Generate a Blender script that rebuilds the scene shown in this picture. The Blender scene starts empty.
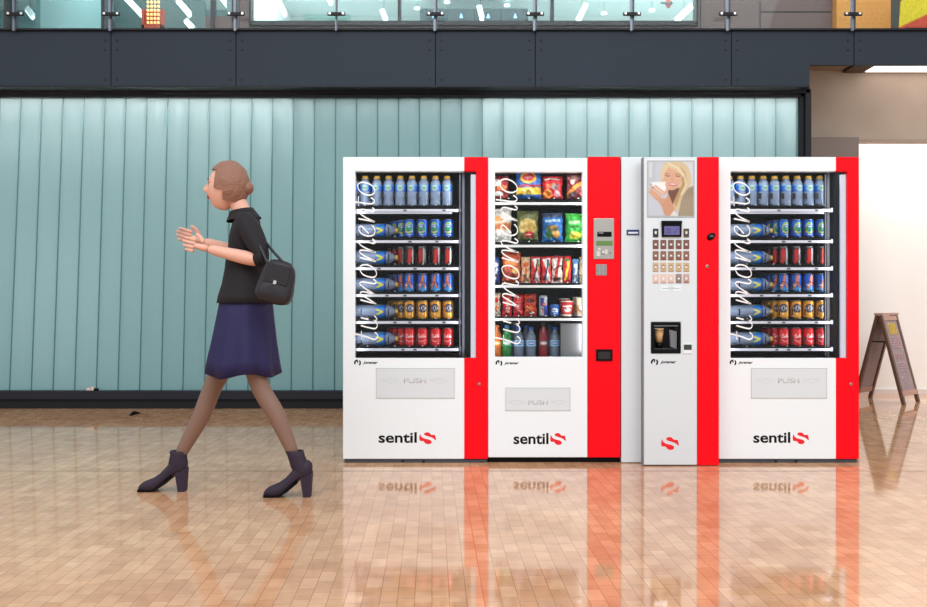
import bpy, bmesh, math, random
import numpy as np
from mathutils import Vector, Matrix, noise
random.seed(7)
PI = math.pi
F = 900.0; CX = 463.5; CY = 303.5; H = 0.955
scene = bpy.context.scene
COL = scene.collection

# ------------------------------------------------------------------ basics
def X(px, Y): return (px - CX) * Y / F
def Z(py, Y): return H - (py - CY) * Y / F
def P(px, py, Y): return Vector((X(px, Y), Y, Z(py, Y)))
def s2l(c):
    c = c / 255.0
    return c / 12.92 if c <= 0.04045 else ((c + 0.055) / 1.055) ** 2.4
def lin(rgb): return (s2l(rgb[0]), s2l(rgb[1]), s2l(rgb[2]), 1.0)

MATS = {}
def mat(name, rgb=(200, 200, 200), rough=0.5, metal=0.0, emis=0.0, trans=0.0, coat=0.0, spec=0.5, bump=0.0, bscale=60, var=0.0, vscale=8):
    if name in MATS: return MATS[name]
    m = bpy.data.materials.new(name); m.use_nodes = True
    nt = m.node_tree; b = nt.nodes['Principled BSDF']
    c = lin(rgb)
    b.inputs['Base Color'].default_value = c
    b.inputs['Roughness'].default_value = rough
    b.inputs['Metallic'].default_value = metal
    b.inputs['Transmission Weight'].default_value = trans
    b.inputs['Coat Weight'].default_value = coat
    b.inputs['Specular IOR Level'].default_value = spec
    if emis:
        b.inputs['Emission Color'].default_value = c
        b.inputs['Emission Strength'].default_value = emis
    if var or bump:
        tc = nt.nodes.new('ShaderNodeTexCoord')
        n = nt.nodes.new('ShaderNodeTexNoise'); n.inputs['Scale'].default_value = vscale if var else bscale
        n.inputs['Detail'].default_value = 4
        nt.links.new(tc.outputs['Object'], n.inputs['Vector'])
        if var:
            r = nt.nodes.new('ShaderNodeValToRGB')
            r.color_ramp.elements[0].position = 0.3; r.color_ramp.elements[1].position = 0.7
            r.color_ramp.elements[0].color = tuple(x * (1 - var) for x in c[:3]) + (1,)
            r.color_ramp.elements[1].color = tuple(min(1, x * (1 + var)) for x in c[:3]) + (1,)
            nt.links.new(n.outputs['Fac'], r.inputs['Fac']); nt.links.new(r.outputs['Color'], b.inputs['Base Color'])
        if bump:
            n2 = nt.nodes.new('ShaderNodeTexNoise'); n2.inputs['Scale'].default_value = bscale
            nt.links.new(tc.outputs['Object'], n2.inputs['Vector'])
            bp = nt.nodes.new('ShaderNodeBump'); bp.inputs['Strength'].default_value = bump; bp.inputs['Distance'].default_value = 0.01
            nt.links.new(n2.outputs['Fac'], bp.inputs['Height']); nt.links.new(bp.outputs['Normal'], b.inputs['Normal'])
    MATS[name] = m
    return m

def printed(name, rough=0.4, metal=0.0, coat=0.0):
    if name in MATS: return MATS[name]
    m = mat(name, (255, 255, 255), rough, metal, coat=coat)
    a = m.node_tree.nodes.new('ShaderNodeAttribute'); a.attribute_name = 'Ink'
    m.node_tree.links.new(a.outputs['Color'], m.node_tree.nodes['Principled BSDF'].inputs['Base Color'])
    return m

def pane_mat(name, tint=(245, 250, 250), refl=1.0):
    if name in MATS: return MATS[name]
    m = bpy.data.materials.new(name); m.use_nodes = True; nt = m.node_tree; nt.nodes.clear()
    o = nt.nodes.new('ShaderNodeOutputMaterial'); mx = nt.nodes.new('ShaderNodeMixShader')
    t = nt.nodes.new('ShaderNodeBsdfTransparent'); t.inputs[0].default_value = lin(tint)
    g = nt.nodes.new('ShaderNodeBsdfGlossy'); g.inputs['Roughness'].default_value = 0.02
    f = nt.nodes.new('ShaderNodeFresnel'); f.inputs[0].default_value = 1.45
    ml = nt.nodes.new('ShaderNodeMath'); ml.operation = 'MULTIPLY'; ml.inputs[1].default_value = refl
    nt.links.new(f.outputs[0], ml.inputs[0]); nt.links.new(ml.outputs[0], mx.inputs[0])
    nt.links.new(t.outputs[0], mx.inputs[1]); nt.links.new(g.outputs[0], mx.inputs[2]); nt.links.new(mx.outputs[0], o.inputs[0])
    MATS[name] = m
    return m

ORG = {}
def tag(o, label=None, cat=None, group=None, kind=None):
    if label: o['label'] = label
    if cat: o['category'] = cat
    if group: o['group'] = group
    if kind: o['kind'] = kind
    return o
def empty(name, loc):
    o = bpy.data.objects.new(name, None); o.empty_display_size = 0.1; o.location = loc
    COL.objects.link(o); ORG[o.name] = Vector(loc); return o

class MB:
    def __init__(s): s.bm = bmesh.new(); s.mats = []
    def mi(s, m):
        if m is None: return 0
        if m not in s.mats: s.mats.append(m)
        return s.mats.index(m)
    def box(s, x0, x1, y0, y1, z0, z1, m=None, bev=0.0, seg=1):
        i = s.mi(m)
        vs = [s.bm.verts.new(p) for p in ((x0,y0,z0),(x1,y0,z0),(x1,y1,z0),(x0,y1,z0),(x0,y0,z1),(x1,y0,z1),(x1,y1,z1),(x0,y1,z1))]
        fs = [s.bm.faces.new([vs[k] for k in q]) for q in ((0,3,2,1),(4,5,6,7),(0,1,5,4),(1,2,6,5),(2,3,7,6),(3,0,4,7))]
        for f in fs: f.material_index = i
        if bev:
            es = set(e for f in fs for e in f.edges)
            r = bmesh.ops.bevel(s.bm, geom=list(es), offset=bev, segments=seg, affect='EDGES', profile=0.5)
            for f in r['faces']: f.material_index = i
        return s
    def bar(s, a, b, w, h, m=None, up=(0, 0, 1)):
        a = Vector(a); b = Vector(b); d = (b - a).normalized(); up = Vector(up)
        sx = d.cross(up).normalized(); sy = sx.cross(d).normalized(); i = s.mi(m)
        vs = []
        for p in (a, b):
            for (u, v) in ((-1,-1),(1,-1),(1,1),(-1,1)): vs.append(s.bm.verts.new(p + sx*u*w/2 + sy*v*h/2))
        for q in ((3,2,1,0),(4,5,6,7),(0,1,5,4),(1,2,6,5),(2,3,7,6),(3,0,4,7)):
            f = s.bm.faces.new([vs[k] for k in q]); f.material_index = i
        return s
    def lathe(s, prof, c=(0,0,0), n=24, m=None, axis='z', caps=True, smooth=True):
        i = s.mi(m); c = Vector(c); rings = []
        for (r, z) in prof:
            ring = []
            for k in range(n):
                a = 2*PI*k/n
                if axis == 'z': p = (r*math.cos(a), r*math.sin(a), z)
                elif axis == 'y': p = (r*math.cos(a), z, r*math.sin(a))
                else: p = (z, r*math.cos(a), r*math.sin(a))
                ring.append(s.bm.verts.new(c + Vector(p)))
            rings.append(ring)
        for a, b in zip(rings, rings[1:]):
            for k in range(n):
                f = s.bm.faces.new((a[k], a[(k+1)%n], b[(k+1)%n], b[k])); f.material_index = i; f.smooth = smooth
        if caps:
            f = s.bm.faces.new(rings[0][::-1]); f.material_index = i
            f = s.bm.faces.new(rings[-1]); f.material_index = i
        return s
    def tube(s, pts, r, n=6, m=None):
        i = s.mi(m); pts = [Vector(p) for p in pts]; rings = []; prev = None
        for k, p in enumerate(pts):
            d = (pts[min(k+1, len(pts)-1)] - pts[max(k-1, 0)]).normalized()
            u = d.cross(Vector((0,0,1)) if abs(d.z) < .9 else Vector((1,0,0))).normalized() if prev is None else (prev - d*prev.dot(d)).normalized()
            prev = u; v = d.cross(u)
            rr = r[k] if isinstance(r, (list, tuple)) else r
            rings.append([s.bm.verts.new(p + u*rr*math.cos(2*PI*j/n) + v*rr*math.sin(2*PI*j/n)) for j in range(n)])
        for a, b in zip(rings, rings[1:]):
            for j in range(n):
                f = s.bm.faces.new((a[j], a[(j+1)%n], b[(j+1)%n], b[j])); f.material_index = i; f.smooth = True
        s.bm.faces.new(rings[0][::-1]).material_index = i; s.bm.faces.new(rings[-1]).material_index = i
        return s
    def prism(s, pts, y0, y1, m=None):      # polygon in xz, extruded in y
        i = s.mi(m); a = [s.bm.verts.new((x, y0, z)) for x, z in pts]; b = [s.bm.verts.new((x, y1, z)) for x, z in pts]
        n = len(pts)
        s.bm.faces.new(a).material_index = i; s.bm.faces.new(b[::-1]).material_index = i
        for k in range(n): s.bm.faces.new((a[(k+1)%n], a[k], b[k], b[(k+1)%n])).material_index = i
        return s
    def ribbon(s, pts, w, y0, y1, m=None):  # stroke in xz; w list or number
        n = len(pts); L = []; R = []
        for k in range(n):
            a = pts[max(k-1,0)]; b = pts[min(k+1,n-1)]
            dx, dz = b[0]-a[0], b[1]-a[1]; l = math.hypot(dx, dz) or 1
            ww = (w[k] if isinstance(w, (list, tuple)) else w)/2
            L.append((pts[k][0]-dz/l*ww, pts[k][1]+dx/l*ww)); R.append((pts[k][0]+dz/l*ww, pts[k][1]-dx/l*ww))
        i = s.mi(m)
        fa = [s.bm.verts.new((p[0], y0, p[1])) for p in L]; fb = [s.bm.verts.new((p[0], y0, p[1])) for p in R]
        ba = [s.bm.verts.new((p[0], y1, p[1])) for p in L]; bb = [s.bm.verts.new((p[0], y1, p[1])) for p in R]
        for k in range(n-1):
            for q in ((fa[k],fb[k],fb[k+1],fa[k+1]),(ba[k],ba[k+1],bb[k+1],bb[k]),(fa[k],fa[k+1],ba[k+1],ba[k]),(fb[k],bb[k],bb[k+1],fb[k+1])):
                s.bm.faces.new(q).material_index = i
        s.bm.faces.new((fa[0],ba[0],bb[0],fb[0])).material_index = i; s.bm.faces.new((fa[-1],fb[-1],bb[-1],ba[-1])).material_index = i
        return s
    def cells(s, xs, zs, fill, y0, y1, m=None, bev=0.003):
        i = s.mi(m); t = bmesh.new(); V = {}
        def v(a, b):
            if (a, b) not in V: V[(a, b)] = t.verts.new((xs[a], y0, zs[b]))
            return V[(a, b)]
        for (a, b) in fill: t.faces.new((v(a,b), v(a+1,b), v(a+1,b+1), v(a,b+1)))
        r = bmesh.ops.extrude_face_region(t, geom=t.faces[:])
        bmesh.ops.translate(t, verts=[g for g in r['geom'] if isinstance(g, bmesh.types.BMVert)], vec=(0, y1-y0, 0))
        bmesh.ops.recalc_face_normals(t, faces=t.faces[:])
        bmesh.ops.dissolve_limit(t, angle_limit=0.01, verts=t.verts[:], edges=t.edges[:])
        if bev:
            bmesh.ops.bevel(t, geom=[e for e in t.edges if len(e.link_faces) == 2 and e.calc_face_angle(0) > 0.5], offset=bev, segments=2, affect='EDGES')
        me = bpy.data.meshes.new('t'); t.to_mesh(me); t.free(); s.add(me, m); bpy.data.meshes.remove(me)
        return s
    def add(s, me, m=None, M=None):
        i = s.mi(m); ov = set(s.bm.verts); of = set(s.bm.faces)
        s.bm.from_mesh(me)
        for f in s.bm.faces:
            if f not in of: f.material_index = i
        if M is not None: bmesh.ops.transform(s.bm, matrix=M, verts=[v for v in s.bm.verts if v not in ov])
        return s
    def build(s, name, parent=None, origin=None, smooth=None, recalc=True):
        if recalc: bmesh.ops.recalc_face_normals(s.bm, faces=s.bm.faces[:])
        o3 = ORG[parent.name] if parent is not None else Vector(origin or (0, 0, 0))
        if o3.length: bmesh.ops.translate(s.bm, verts=s.bm.verts[:], vec=-o3)
        me = bpy.data.meshes.new(name); s.bm.to_mesh(me); s.bm.free()
        for m in s.mats: me.materials.append(m)
        if smooth is not None: me.polygons.foreach_set('use_smooth', [smooth]*len(me.polygons))
        o = bpy.data.objects.new(name, me); COL.objects.link(o)
        if parent is not None: o.parent = parent
        else: o.location = o3
        ORG[o.name] = o3.copy()
        return o

def copy_tree(o, parent=None):
    c = o.copy(); COL.objects.link(c); c.parent = parent; ORG[c.name] = ORG[o.name].copy()
    for ch in list(o.children): copy_tree(ch, c)
    return c

def smooth_pts(pts, sub=5, closed=False):
    n = len(pts); out = []
    rng = range(n if closed else n-1)
    for i in rng:
        if closed: p0, p1, p2, p3 = pts[(i-1)%n], pts[i], pts[(i+1)%n], pts[(i+2)%n]
        else: p0, p1, p2, p3 = pts[max(i-1,0)], pts[i], pts[i+1], pts[min(i+2,n-1)]
        for k in range(sub):
            t = k/sub
            out.append(tuple(0.5*((2*b)+(-a+c)*t+(2*a-5*b+4*c-d)*t*t+(-a+3*b-3*c+d)*t**3) for a,b,c,d in zip(p0,p1,p2,p3)))
    out.append(tuple(pts[0]) if closed else tuple(pts[-1]))
    return out

# ------------------------------------------------------------------ printed artwork (flat colours on a fine grid)
class Ink:
    def __init__(s, w, h, bg, asp=1.0):
        s.w, s.h, s.asp = w, h, asp
        s.a = np.zeros((h, w, 3)); s.a[:] = np.array(bg)
        u = (np.arange(w)+.0)/(w-1); v = (np.arange(h)+.0)/(h-1)
        s.U, s.V = np.meshgrid(u, v)
    def put(s, d, c, soft=0.02):      # d<0 inside, soft edge
        k = np.clip(0.5 - d/soft, 0, 1)[..., None]; s.a = s.a*(1-k) + np.array(c)*k; return s
    def rect(s, u0, v0, u1, v1, c, soft=.02):
        return s.put(np.maximum(np.maximum(u0-s.U, s.U-u1)*s.asp, np.maximum(v0-s.V, s.V-v1)), c, soft)
    def ell(s, u, v, ru, rv, c, rot=0, soft=.03):
        x = s.U-u; y = (s.V-v); cr, sr = math.cos(rot), math.sin(rot)
        x2 = x*cr+y*sr; y2 = -x*sr+y*cr
        q = np.sqrt((x2/ru)**2+(y2/rv)**2)
        return s.put((q-1)*min(ru, rv), c, soft)
    def poly(s, pts, c, soft=.015):
        pts = [(a, b) for a, b in pts]; ins = np.zeros(s.U.shape, bool); d = np.full(s.U.shape, 9.)
        n = len(pts)
        for i in range(n):
            (x1, y1), (x2, y2) = pts[i], pts[(i+1)%n]
            if y1 != y2:
                cond = ((y1 > s.V) != (y2 > s.V)) & (s.U < (x2-x1)*(s.V-y1)/(y2-y1)+x1); ins ^= cond
            d = np.minimum(d, s.seg(x1, y1, x2, y2))
        return s.put(np.where(ins, -d, d), c, soft)
    def seg(s, x1, y1, x2, y2):
        dx, dy = (x2-x1)*s.asp, y2-y1; L = dx*dx+dy*dy or 1e-9
        ax = (s.U-x1)*s.asp; ay = s.V-y1
        t = np.clip((ax*dx+ay*dy)/L, 0, 1)
        return np.hypot(ax-t*dx, ay-t*dy)
    def line(s, pts, w, c, soft=.015):
        d = np.full(s.U.shape, 9.)
        for a, b in zip(pts, pts[1:]): d = np.minimum(d, s.seg(a[0], a[1], b[0], b[1]))
        return s.put(d-w/2, c, soft)
    def speck(s, amt, seed=0, n=5):
        r = np.random.RandomState(seed); g = r.rand(s.h//n+2, s.w//n+2)
        big = np.kron(g, np.ones((n, n)))[:s.h, :s.w]
        s.a = np.clip(s.a*(1+amt*(big[..., None]-.5)), 0, 255); return s
    def lin(s):
        c = np.clip(s.a/255., 0, 1)
        return np.where(c <= .04045, c/12.92, ((c+.055)/1.055)**2.4)

def grid_mesh(name, ink, fn, mats, wrap=False, thick=None):
    """verts at fn(u,v) (v from top); ink colours per vertex; thick -> also a back sheet fn(u,v,True)"""
    w, h = ink.w, ink.h; vs = []; fs = []; cols = ink.lin().reshape(-1, 3)
    for j in range(h):
        for i in range(w): vs.append(fn(i/(w-1), j/(h-1), 0))
    q = lambda i, j, b=0: b*w*h + j*w + i
    for j in range(h-1):
        for i in range(w-1): fs.append((q(i,j), q(i,j+1), q(i+1,j+1), q(i+1,j)))
    if thick:
        for j in range(h):
            for i in range(w): vs.append(fn(i/(w-1), j/(h-1), 1))
        for j in range(h-1):
            for i in range(w-1): fs.append((q(i,j,1), q(i+1,j,1), q(i+1,j+1,1), q(i,j+1,1)))
        for i in range(w-1):
            fs.append((q(i,0), q(i+1,0), q(i+1,0,1), q(i,0,1))); fs.append((q(i,h-1), q(i,h-1,1), q(i+1,h-1,1), q(i+1,h-1)))
        for j in range(h-1):
            fs.append((q(0,j), q(0,j,1), q(0,j+1,1), q(0,j+1))); fs.append((q(w-1,j), q(w-1,j+1), q(w-1,j+1,1), q(w-1,j,1)))
        cols = np.concatenate([cols, cols])
    me = bpy.data.meshes.new(name); me.from_pydata(vs, [], fs)
    at = me.attributes.new('Ink', 'FLOAT_COLOR', 'POINT')
    at.data.foreach_set('color', np.concatenate([cols, np.ones((len(cols), 1))], 1).astype(np.float32).ravel())
    for m in mats: me.materials.append(m)
    me.polygons.foreach_set('use_smooth', [True]*len(me.polygons)); me.update()
    return me
def mesh_obj(name, me, parent=None, loc=None, origin=None):
    o = bpy.data.objects.new(name, me); COL.objects.link(o)
    if parent is not None: o.parent = parent
    if loc is not None: o.location = loc
    ORG[o.name] = Vector(origin or (0,0,0)); return o

_txt = {}
def text_mesh(st, bold=0.0, shear=0.0):
    k = (st, bold, shear)
    if k in _txt: return _txt[k]
    cu = bpy.data.curves.new('t', 'FONT'); cu.body = st; cu.size = 1; cu.offset = bold; cu.shear = shear; cu.resolution_u = 4
    o = bpy.data.objects.new('t', cu); COL.objects.link(o)
    bpy.context.view_layer.update()
    me = bpy.data.meshes.new_from_object(o.evaluated_get(bpy.context.evaluated_depsgraph_get()))
    bpy.data.objects.remove(o); _txt[k] = me
    return me
def text_fit(mb, st, x0, x1, z0, z1, y0, th, m, bold=0.0, shear=0.0, mirror=False):
    me = text_mesh(st, bold, shear)
    co = np.array([v.co[:] for v in me.vertices]); mn = co.min(0); mx = co.max(0)
    sx = (x1-x0)/(mx[0]-mn[0]); sz = (z1-z0)/(mx[1]-mn[1])
    t = bmesh.new(); t.from_mesh(me)
    r = bmesh.ops.extrude_face_region(t, geom=t.faces[:])
    bmesh.ops.translate(t, verts=[g for g in r['geom'] if isinstance(g, bmesh.types.BMVert)], vec=(0, 0, 1))
    me2 = bpy.data.meshes.new('t2'); t.to_mesh(me2); t.free()
    M = Matrix(((sx, 0, 0, x0-mn[0]*sx), (0, 0, -th, y0), (0, sz, 0, z0-mn[1]*sz), (0, 0, 0, 1)))
    mb.add(me2, m, M); bpy.data.meshes.remove(me2)
    return mb

# ------------------------------------------------------------------ materials
white = mat('white powder coat', (240, 246, 250), 0.32, coat=0.2)
silverp = mat('pale silver powder coat', (222, 229, 234), 0.35, metal=0.15)
red = mat('signal red lacquer', (255, 14, 30), 0.4, spec=0.1)
redtxt = mat('red ink', (236, 16, 34), 0.5)
inkblk = mat('black ink', (10, 10, 12), 0.6, spec=.2)
blackp = mat('black plastic', (8, 8, 10), 0.4, spec=.15)
darkliner = mat('black liner', (26, 26, 32), 0.6)
plinth = mat('dark grey plinth', (70, 76, 86), 0.5)
steel = mat('brushed steel', (178, 176, 170), 0.35, 0.7)
chrome = mat('chrome', (225, 225, 225), 0.15, 1.0)
railw = mat('white aluminium rail', (222, 220, 232), 0.35)
glass = pane_mat('clear window glass', (250, 252, 252), 0.35)
balglass = pane_mat('balustrade glass', (236, 244, 244), 0.3)
letterw = mat('white vinyl', (250, 250, 250), 0.5)
slate = mat('slate grey cladding', (39, 49, 60), 0.6, spec=.3, var=0.05, vscale=1.5)
darkfr = mat('dark window frame', (22, 23, 29), 0.5, spec=.3)
darkfr2 = mat('dark window frame lower', (32, 32, 42), 0.5, spec=.3)

# ------------------------------------------------------------------ FLOOR
YW = 8.22
def floor_material():
    m = bpy.data.materials.new('glossy end-grain block floor'); m.use_nodes = True; nt = m.node_tree
    b = nt.nodes['Principled BSDF']; L = nt.links.new
    tc = nt.nodes.new('ShaderNodeTexCoord'); mp = nt.nodes.new('ShaderNodeMapping')
    mp.inputs['Rotation'].default_value = (0, 0, PI/2 - 0.035)
    L(tc.outputs['Object'], mp.inputs['Vector'])
    br = nt.nodes.new('ShaderNodeTexBrick')
    br.inputs['Scale'].default_value = 1; br.inputs['Brick Width'].default_value = 0.115; br.inputs['Row Height'].default_value = 0.056
    br.inputs['Mortar Size'].default_value = 0.0016; br.inputs['Mortar Smooth'].default_value = 0.3; br.inputs['Bias'].default_value = 0.0
    br.offset = 0.37
    br.inputs['Color1'].default_value = lin((214, 170, 134)); br.inputs['Color2'].default_value = lin((233, 194, 159))
    br.inputs['Mortar'].default_value = lin((188, 143, 110))
    L(mp.outputs['Vector'], br.inputs['Vector'])
    n = nt.nodes.new('ShaderNodeTexNoise'); n.inputs['Scale'].default_value = 0.7; n.inputs['Detail'].default_value = 5
    L(tc.outputs['Object'], n.inputs['Vector'])
    r = nt.nodes.new('ShaderNodeValToRGB')
    r.color_ramp.elements[0].position = .3; r.color_ramp.elements[1].position = .72
    r.color_ramp.elements[0].color = lin((226, 205, 195)); r.color_ramp.elements[1].color = lin((255, 250, 240))
    L(n.outputs['Fac'], r.inputs['Fac'])
    mx = nt.nodes.new('ShaderNodeMix'); mx.data_type = 'RGBA'; mx.blend_type = 'MULTIPLY'; mx.inputs['Factor'].default_value = 1
    L(br.outputs['Color'], mx.inputs['A']); L(r.outputs['Color'], mx.inputs['B'])
    n2 = nt.nodes.new('ShaderNodeTexNoise'); n2.inputs['Scale'].default_value = 9; n2.inputs['Detail'].default_value = 6
    L(tc.outputs['Object'], n2.inputs['Vector'])
    r2 = nt.nodes.new('ShaderNodeValToRGB'); r2.color_ramp.elements[0].color = (.86, .84, .83, 1); r2.color_ramp.elements[1].color = (1, 1, 1, 1)
    r2.color_ramp.elements[0].position = .35; r2.color_ramp.elements[1].position = .6
    L(n2.outputs['Fac'], r2.inputs['Fac'])
    mx2 = nt.nodes.new('ShaderNodeMix'); mx2.data_type = 'RGBA'; mx2.blend_type = 'MULTIPLY'; mx2.inputs['Factor'].default_value = 1
    L(mx.outputs['Result'], mx2.inputs['A']); L(r2.outputs['Color'], mx2.inputs['B'])
    L(mx2.outputs['Result'], b.inputs['Base Color'])
    b.inputs['Roughness'].default_value = 0.06; b.inputs['Specular IOR Level'].default_value = 0.5
    return m
fl = MB(); fl.box(-14, 12, -7, 12, -0.1, 0, floor_material())
tag(fl.build('floor'), kind='structure')
joint = mat('dark floor joint', (120, 92, 76), 0.5)
j = MB(); j.box(-14, 12, 5.125, 5.133, -0.01, 0.0006, joint)
j.bar((X(-200, 7.9), 4.9, 0.0002), (X(185, 7.75), 7.9, 0.0002), 0.008, 0.0006, joint)
tag(j.build('trim_1'), kind='structure')

# ------------------------------------------------------------------ GLASS CHANNEL WALL
def channel_mat(name, rgb, tr, rough):
    m = bpy.data.materials.new(name); m.use_nodes = True; nt = m.node_tree; b = nt.nodes['Principled BSDF']
    o = nt.nodes['Material Output']
    tc = nt.nodes.new('ShaderNodeTexCoord'); mp = nt.nodes.new('ShaderNodeMapping'); mp.inputs['Scale'].default_value = (60, 1, .6)
    n = nt.nodes.new('ShaderNodeTexNoise'); n.inputs['Scale'].default_value = 1
    nt.links.new(tc.outputs['Object'], mp.inputs['Vector']); nt.links.new(mp.outputs['Vector'], n.inputs['Vector'])
    r = nt.nodes.new('ShaderNodeValToRGB'); c = lin(rgb)
    r.color_ramp.elements[0].color = tuple(x*.93 for x in c[:3])+(1,); r.color_ramp.elements[1].color = tuple(min(1,x*1.07) for x in c[:3])+(1,)
    nt.links.new(n.outputs['Fac'], r.inputs['Fac']); nt.links.new(r.outputs['Color'], b.inputs['Base Color'])
    b.inputs['Roughness'].default_value = rough
    t = nt.nodes.new('ShaderNodeBsdfTranslucent'); t.inputs['Color'].default_value = lin((238, 242, 242))
    mx = nt.nodes.new('ShaderNodeMixShader'); mx.inputs[0].default_value = tr
    nt.links.new(b.outputs[0], mx.inputs[1]); nt.links.new(t.outputs[0], mx.inputs[2]); nt.links.new(mx.outputs[0], o.inputs['Surface'])
    return m
chan = channel_mat('etched teal channel glass', (146, 190, 193), 0.40, 0.3)
edge = channel_mat('green glass flange', (62, 122, 120), 0.3, 0.25)
zt, zb = Z(96, YW), Z(391, YW)
g = MB()
px = -42.0-20.95*20
step = 20.95
while px < 800:
    def lean(p): return 12.5*max(0, 1-p/370) if p > 0 else 12.5*max(0, 1+p/450)
    p0, p1 = px, min(px+step, 800.5)
    for (a, b, mm, d0, d1) in ((p0+1.2, p1-.1, chan, 0.0, 0.006), (p0-.1, p0+1.2, edge, 0.004, 0.05)):
        t0, t1 = a, b; l0, l1 = lean(a), lean(b)
        x0t, x1t, x0b, x1b = X(t0, YW), X(t1, YW), X(t0-l0, YW), X(t1-l1, YW)
        i = g.mi(mm); vv = []
        for yy in (YW+d0, YW+d1):
            for (x, z) in ((x0b, zb), (x1b, zb), (x1t, zt), (x0t, zt)): vv.append(g.bm.verts.new((x, yy, z)))
        for q in ((0,1,2,3),(7,6,5,4),(0,4,5,1),(1,5,6,2),(2,6,7,3),(3,7,4,0)):
            g.bm.faces.new([vv[k] for k in q]).material_index = i
    px += step
tag(g.build('wall_back'), kind='structure')
# cavity behind the glazing
cav = mat('pale cavity lining', (150, 158, 160), 0.8)
c = MB()
c.box(X(-450, YW), X(812, YW), YW+.62, YW+.68, 0, 3.6, cav); c.box(X(-450,YW)-.05, X(-450,YW), YW-.02, YW+.68, 0, 3.6, cav)
tag(c.build('wall_cavity'), kind='structure')
# frames
f = MB()
xl, xr = X(-450, YW), X(806, YW)
f.box(xl, xr, YW-.06, YW+.66, Z(97, YW-.06), Z(93.5, YW-.06), darkfr, .003)
f.box(xl, xr, YW-.10, YW+.66, Z(93, YW-.1), Z(87.8, YW-.1), darkfr, .003)
tag(f.build('trim_2'), kind='structure')
f = MB()
f.box(xl, xr, YW-.08, YW+.66, Z(399.5, YW-.08), Z(391, YW-.08), darkfr2, .004)
f.box(xl, xr, YW-.04, YW+.66, 0, Z(399.5, YW-.08), darkfr, .002)
tag(f.build('trim_3'), kind='structure')
f = MB()
f.box(X(800.5, YW-.06), X(805, YW-.06), YW-.06, YW+.1, Z(399, YW), Z(92, YW), darkfr, .003)
f.box(X(805.5, YW-.1), X(811.5, YW-.1), YW-.10, YW+.66, 0, Z(89, YW-.1), darkfr, .003)
tag(f.build('trim_4'), kind='structure')

# ------------------------------------------------------------------ FASCIA
YF = 8.02
joints = [-450, -330, -180, -40, 111, 236, 435.5, 535.3, 731.5, 854, 960]
bolt = mat('fascia bolt', (10, 12, 16), 0.6)
tn = 5
for k, (a, b) in enumerate(zip(joints, joints[1:])):
    q = MB(); a2, b2 = a+.35, b-.35
    zt_, zb_ = Z(31, YF), Z(86, YF); z65 = Z(65, YF)
    if b2 <= 812: q.cells([X(a2,YF), X(b2,YF)], [zb_, zt_], [(0,0)], YF, YF+.04, slate, .002)
    elif a2 < 809: q.cells([X(a2,YF), X(809.5,YF), X(b2,YF)], [zb_, z65, zt_], [(0,0),(0,1),(1,1)], YF, YF+.04, slate, .002)
    else: q.cells([X(a2,YF), X(b2,YF)], [z65, zt_], [(0,0)], YF, YF+.04, slate, .002)
    o = tag(q.build('trim_%d' % tn), kind='structure'); tn += 1
    for (jx, sgn) in ((a, 1), (b, -1)):
        if 0 < jx < 927:
            for py in (40.5, 50, 79.5):
                if jx > 840 and py > 60: continue
                bb = MB(); bb.lathe([(.0085, 0), (.0085, -.004), (.006, -.006)], (X(jx+sgn*6, YF), YF, Z(py, YF)), 10, bolt, 'y'); bb.build('bolt', o)
f = MB()
f.box(X(-450,YF), X(809,YF), YF-.02, YW+.66, Z(87.6, YF), Z(86.3, YF), darkfr)       # bottom lip
tag(f.build('trim_%d' % tn), kind='structure'); tn += 1
f = MB()
f.box(X(-450,YF), X(960,YF), YF-.03, YF+.12, Z(31, YF), Z(29.2, YF), darkfr)       # top lip
tag(f.build('trim_%d' % tn), kind='structure'); tn += 1
f = MB(); f.box(X(-450,YF), 9, YF+.045, 11.0, 3.34, 3.42, mat('upper floor slab', (120, 118, 116), .6))
tag(f.build('floor_upper'), kind='structure')

# ------------------------------------------------------------------ RIGHT ALCOVE
beige = mat('beige veneer', (164, 148, 132), 0.5, var=0.06, vscale=3)
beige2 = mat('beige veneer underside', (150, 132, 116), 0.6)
alcw = mat('white alcove wall', (250, 246, 242), 0.6)
xa = X(811, 9.0)
b = MB(); b.box(X(811, 8.2), 9.0, 9.05, 9.17, 2.60, 3.34, beige); tag(b.build('wall_bulkhead'), kind='structure')
b = MB(); b.box(X(811,8.2), 9.0, 9.035, 9.18, 2.58, 2.602, beige2); tag(b.build('trim_%d' % tn), kind='structure'); tn += 1
b = MB(); b.box(3.0, 9.0, 9.52, 9.6, 0, 3.3, alcw); tag(b.build('wall_right'), kind='structure')
b = MB(); b.box(3.0, 9.0, 9.505, 9.52, 0, .05, mat('skirting', (228, 220, 214), .5)); tag(b.build('baseboard_right'), kind='structure')
b = MB(); b.box(X(811, 8.2), X(842, 9.3), 8.9, 9.52, 0, 2.6, mat('taupe pier', (122, 108, 102), .6)); tag(b.build('wall_pier'), kind='structure')
b = MB(); b.box(X(811,8.2), 9.0, 8.1, 9.6, 3.30, 3.34, beige2); tag(b.build('ceiling'), kind='structure')
lamp = mat('lit strip diffuser', (255, 246, 240), .5, emis=1.6)
b = MB(); b.box(X(849, 8.9), X(868, 8.9), 8.5, 9.04, 3.27, 3.30, mat('dark brown inset', (82, 66, 58), .6))
tag(b.build('trim_%d' % tn), kind='structure'); tn += 1
t = empty('ceiling_light', (X(900, 8.8), 8.9, 3.27))
tag(t, 'long white strip light recessed under the dark fascia at right', 'light')
b = MB(); b.box(X(869, 8.9), 8.5, 8.62, 9.03, 3.275, 3.30, white); b.build('housing', t)
b = MB(); b.box(X(870, 8.9), 8.45, 8.66, 9.0, 3.268, 3.275, lamp); b.build('diffuser', t)

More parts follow.
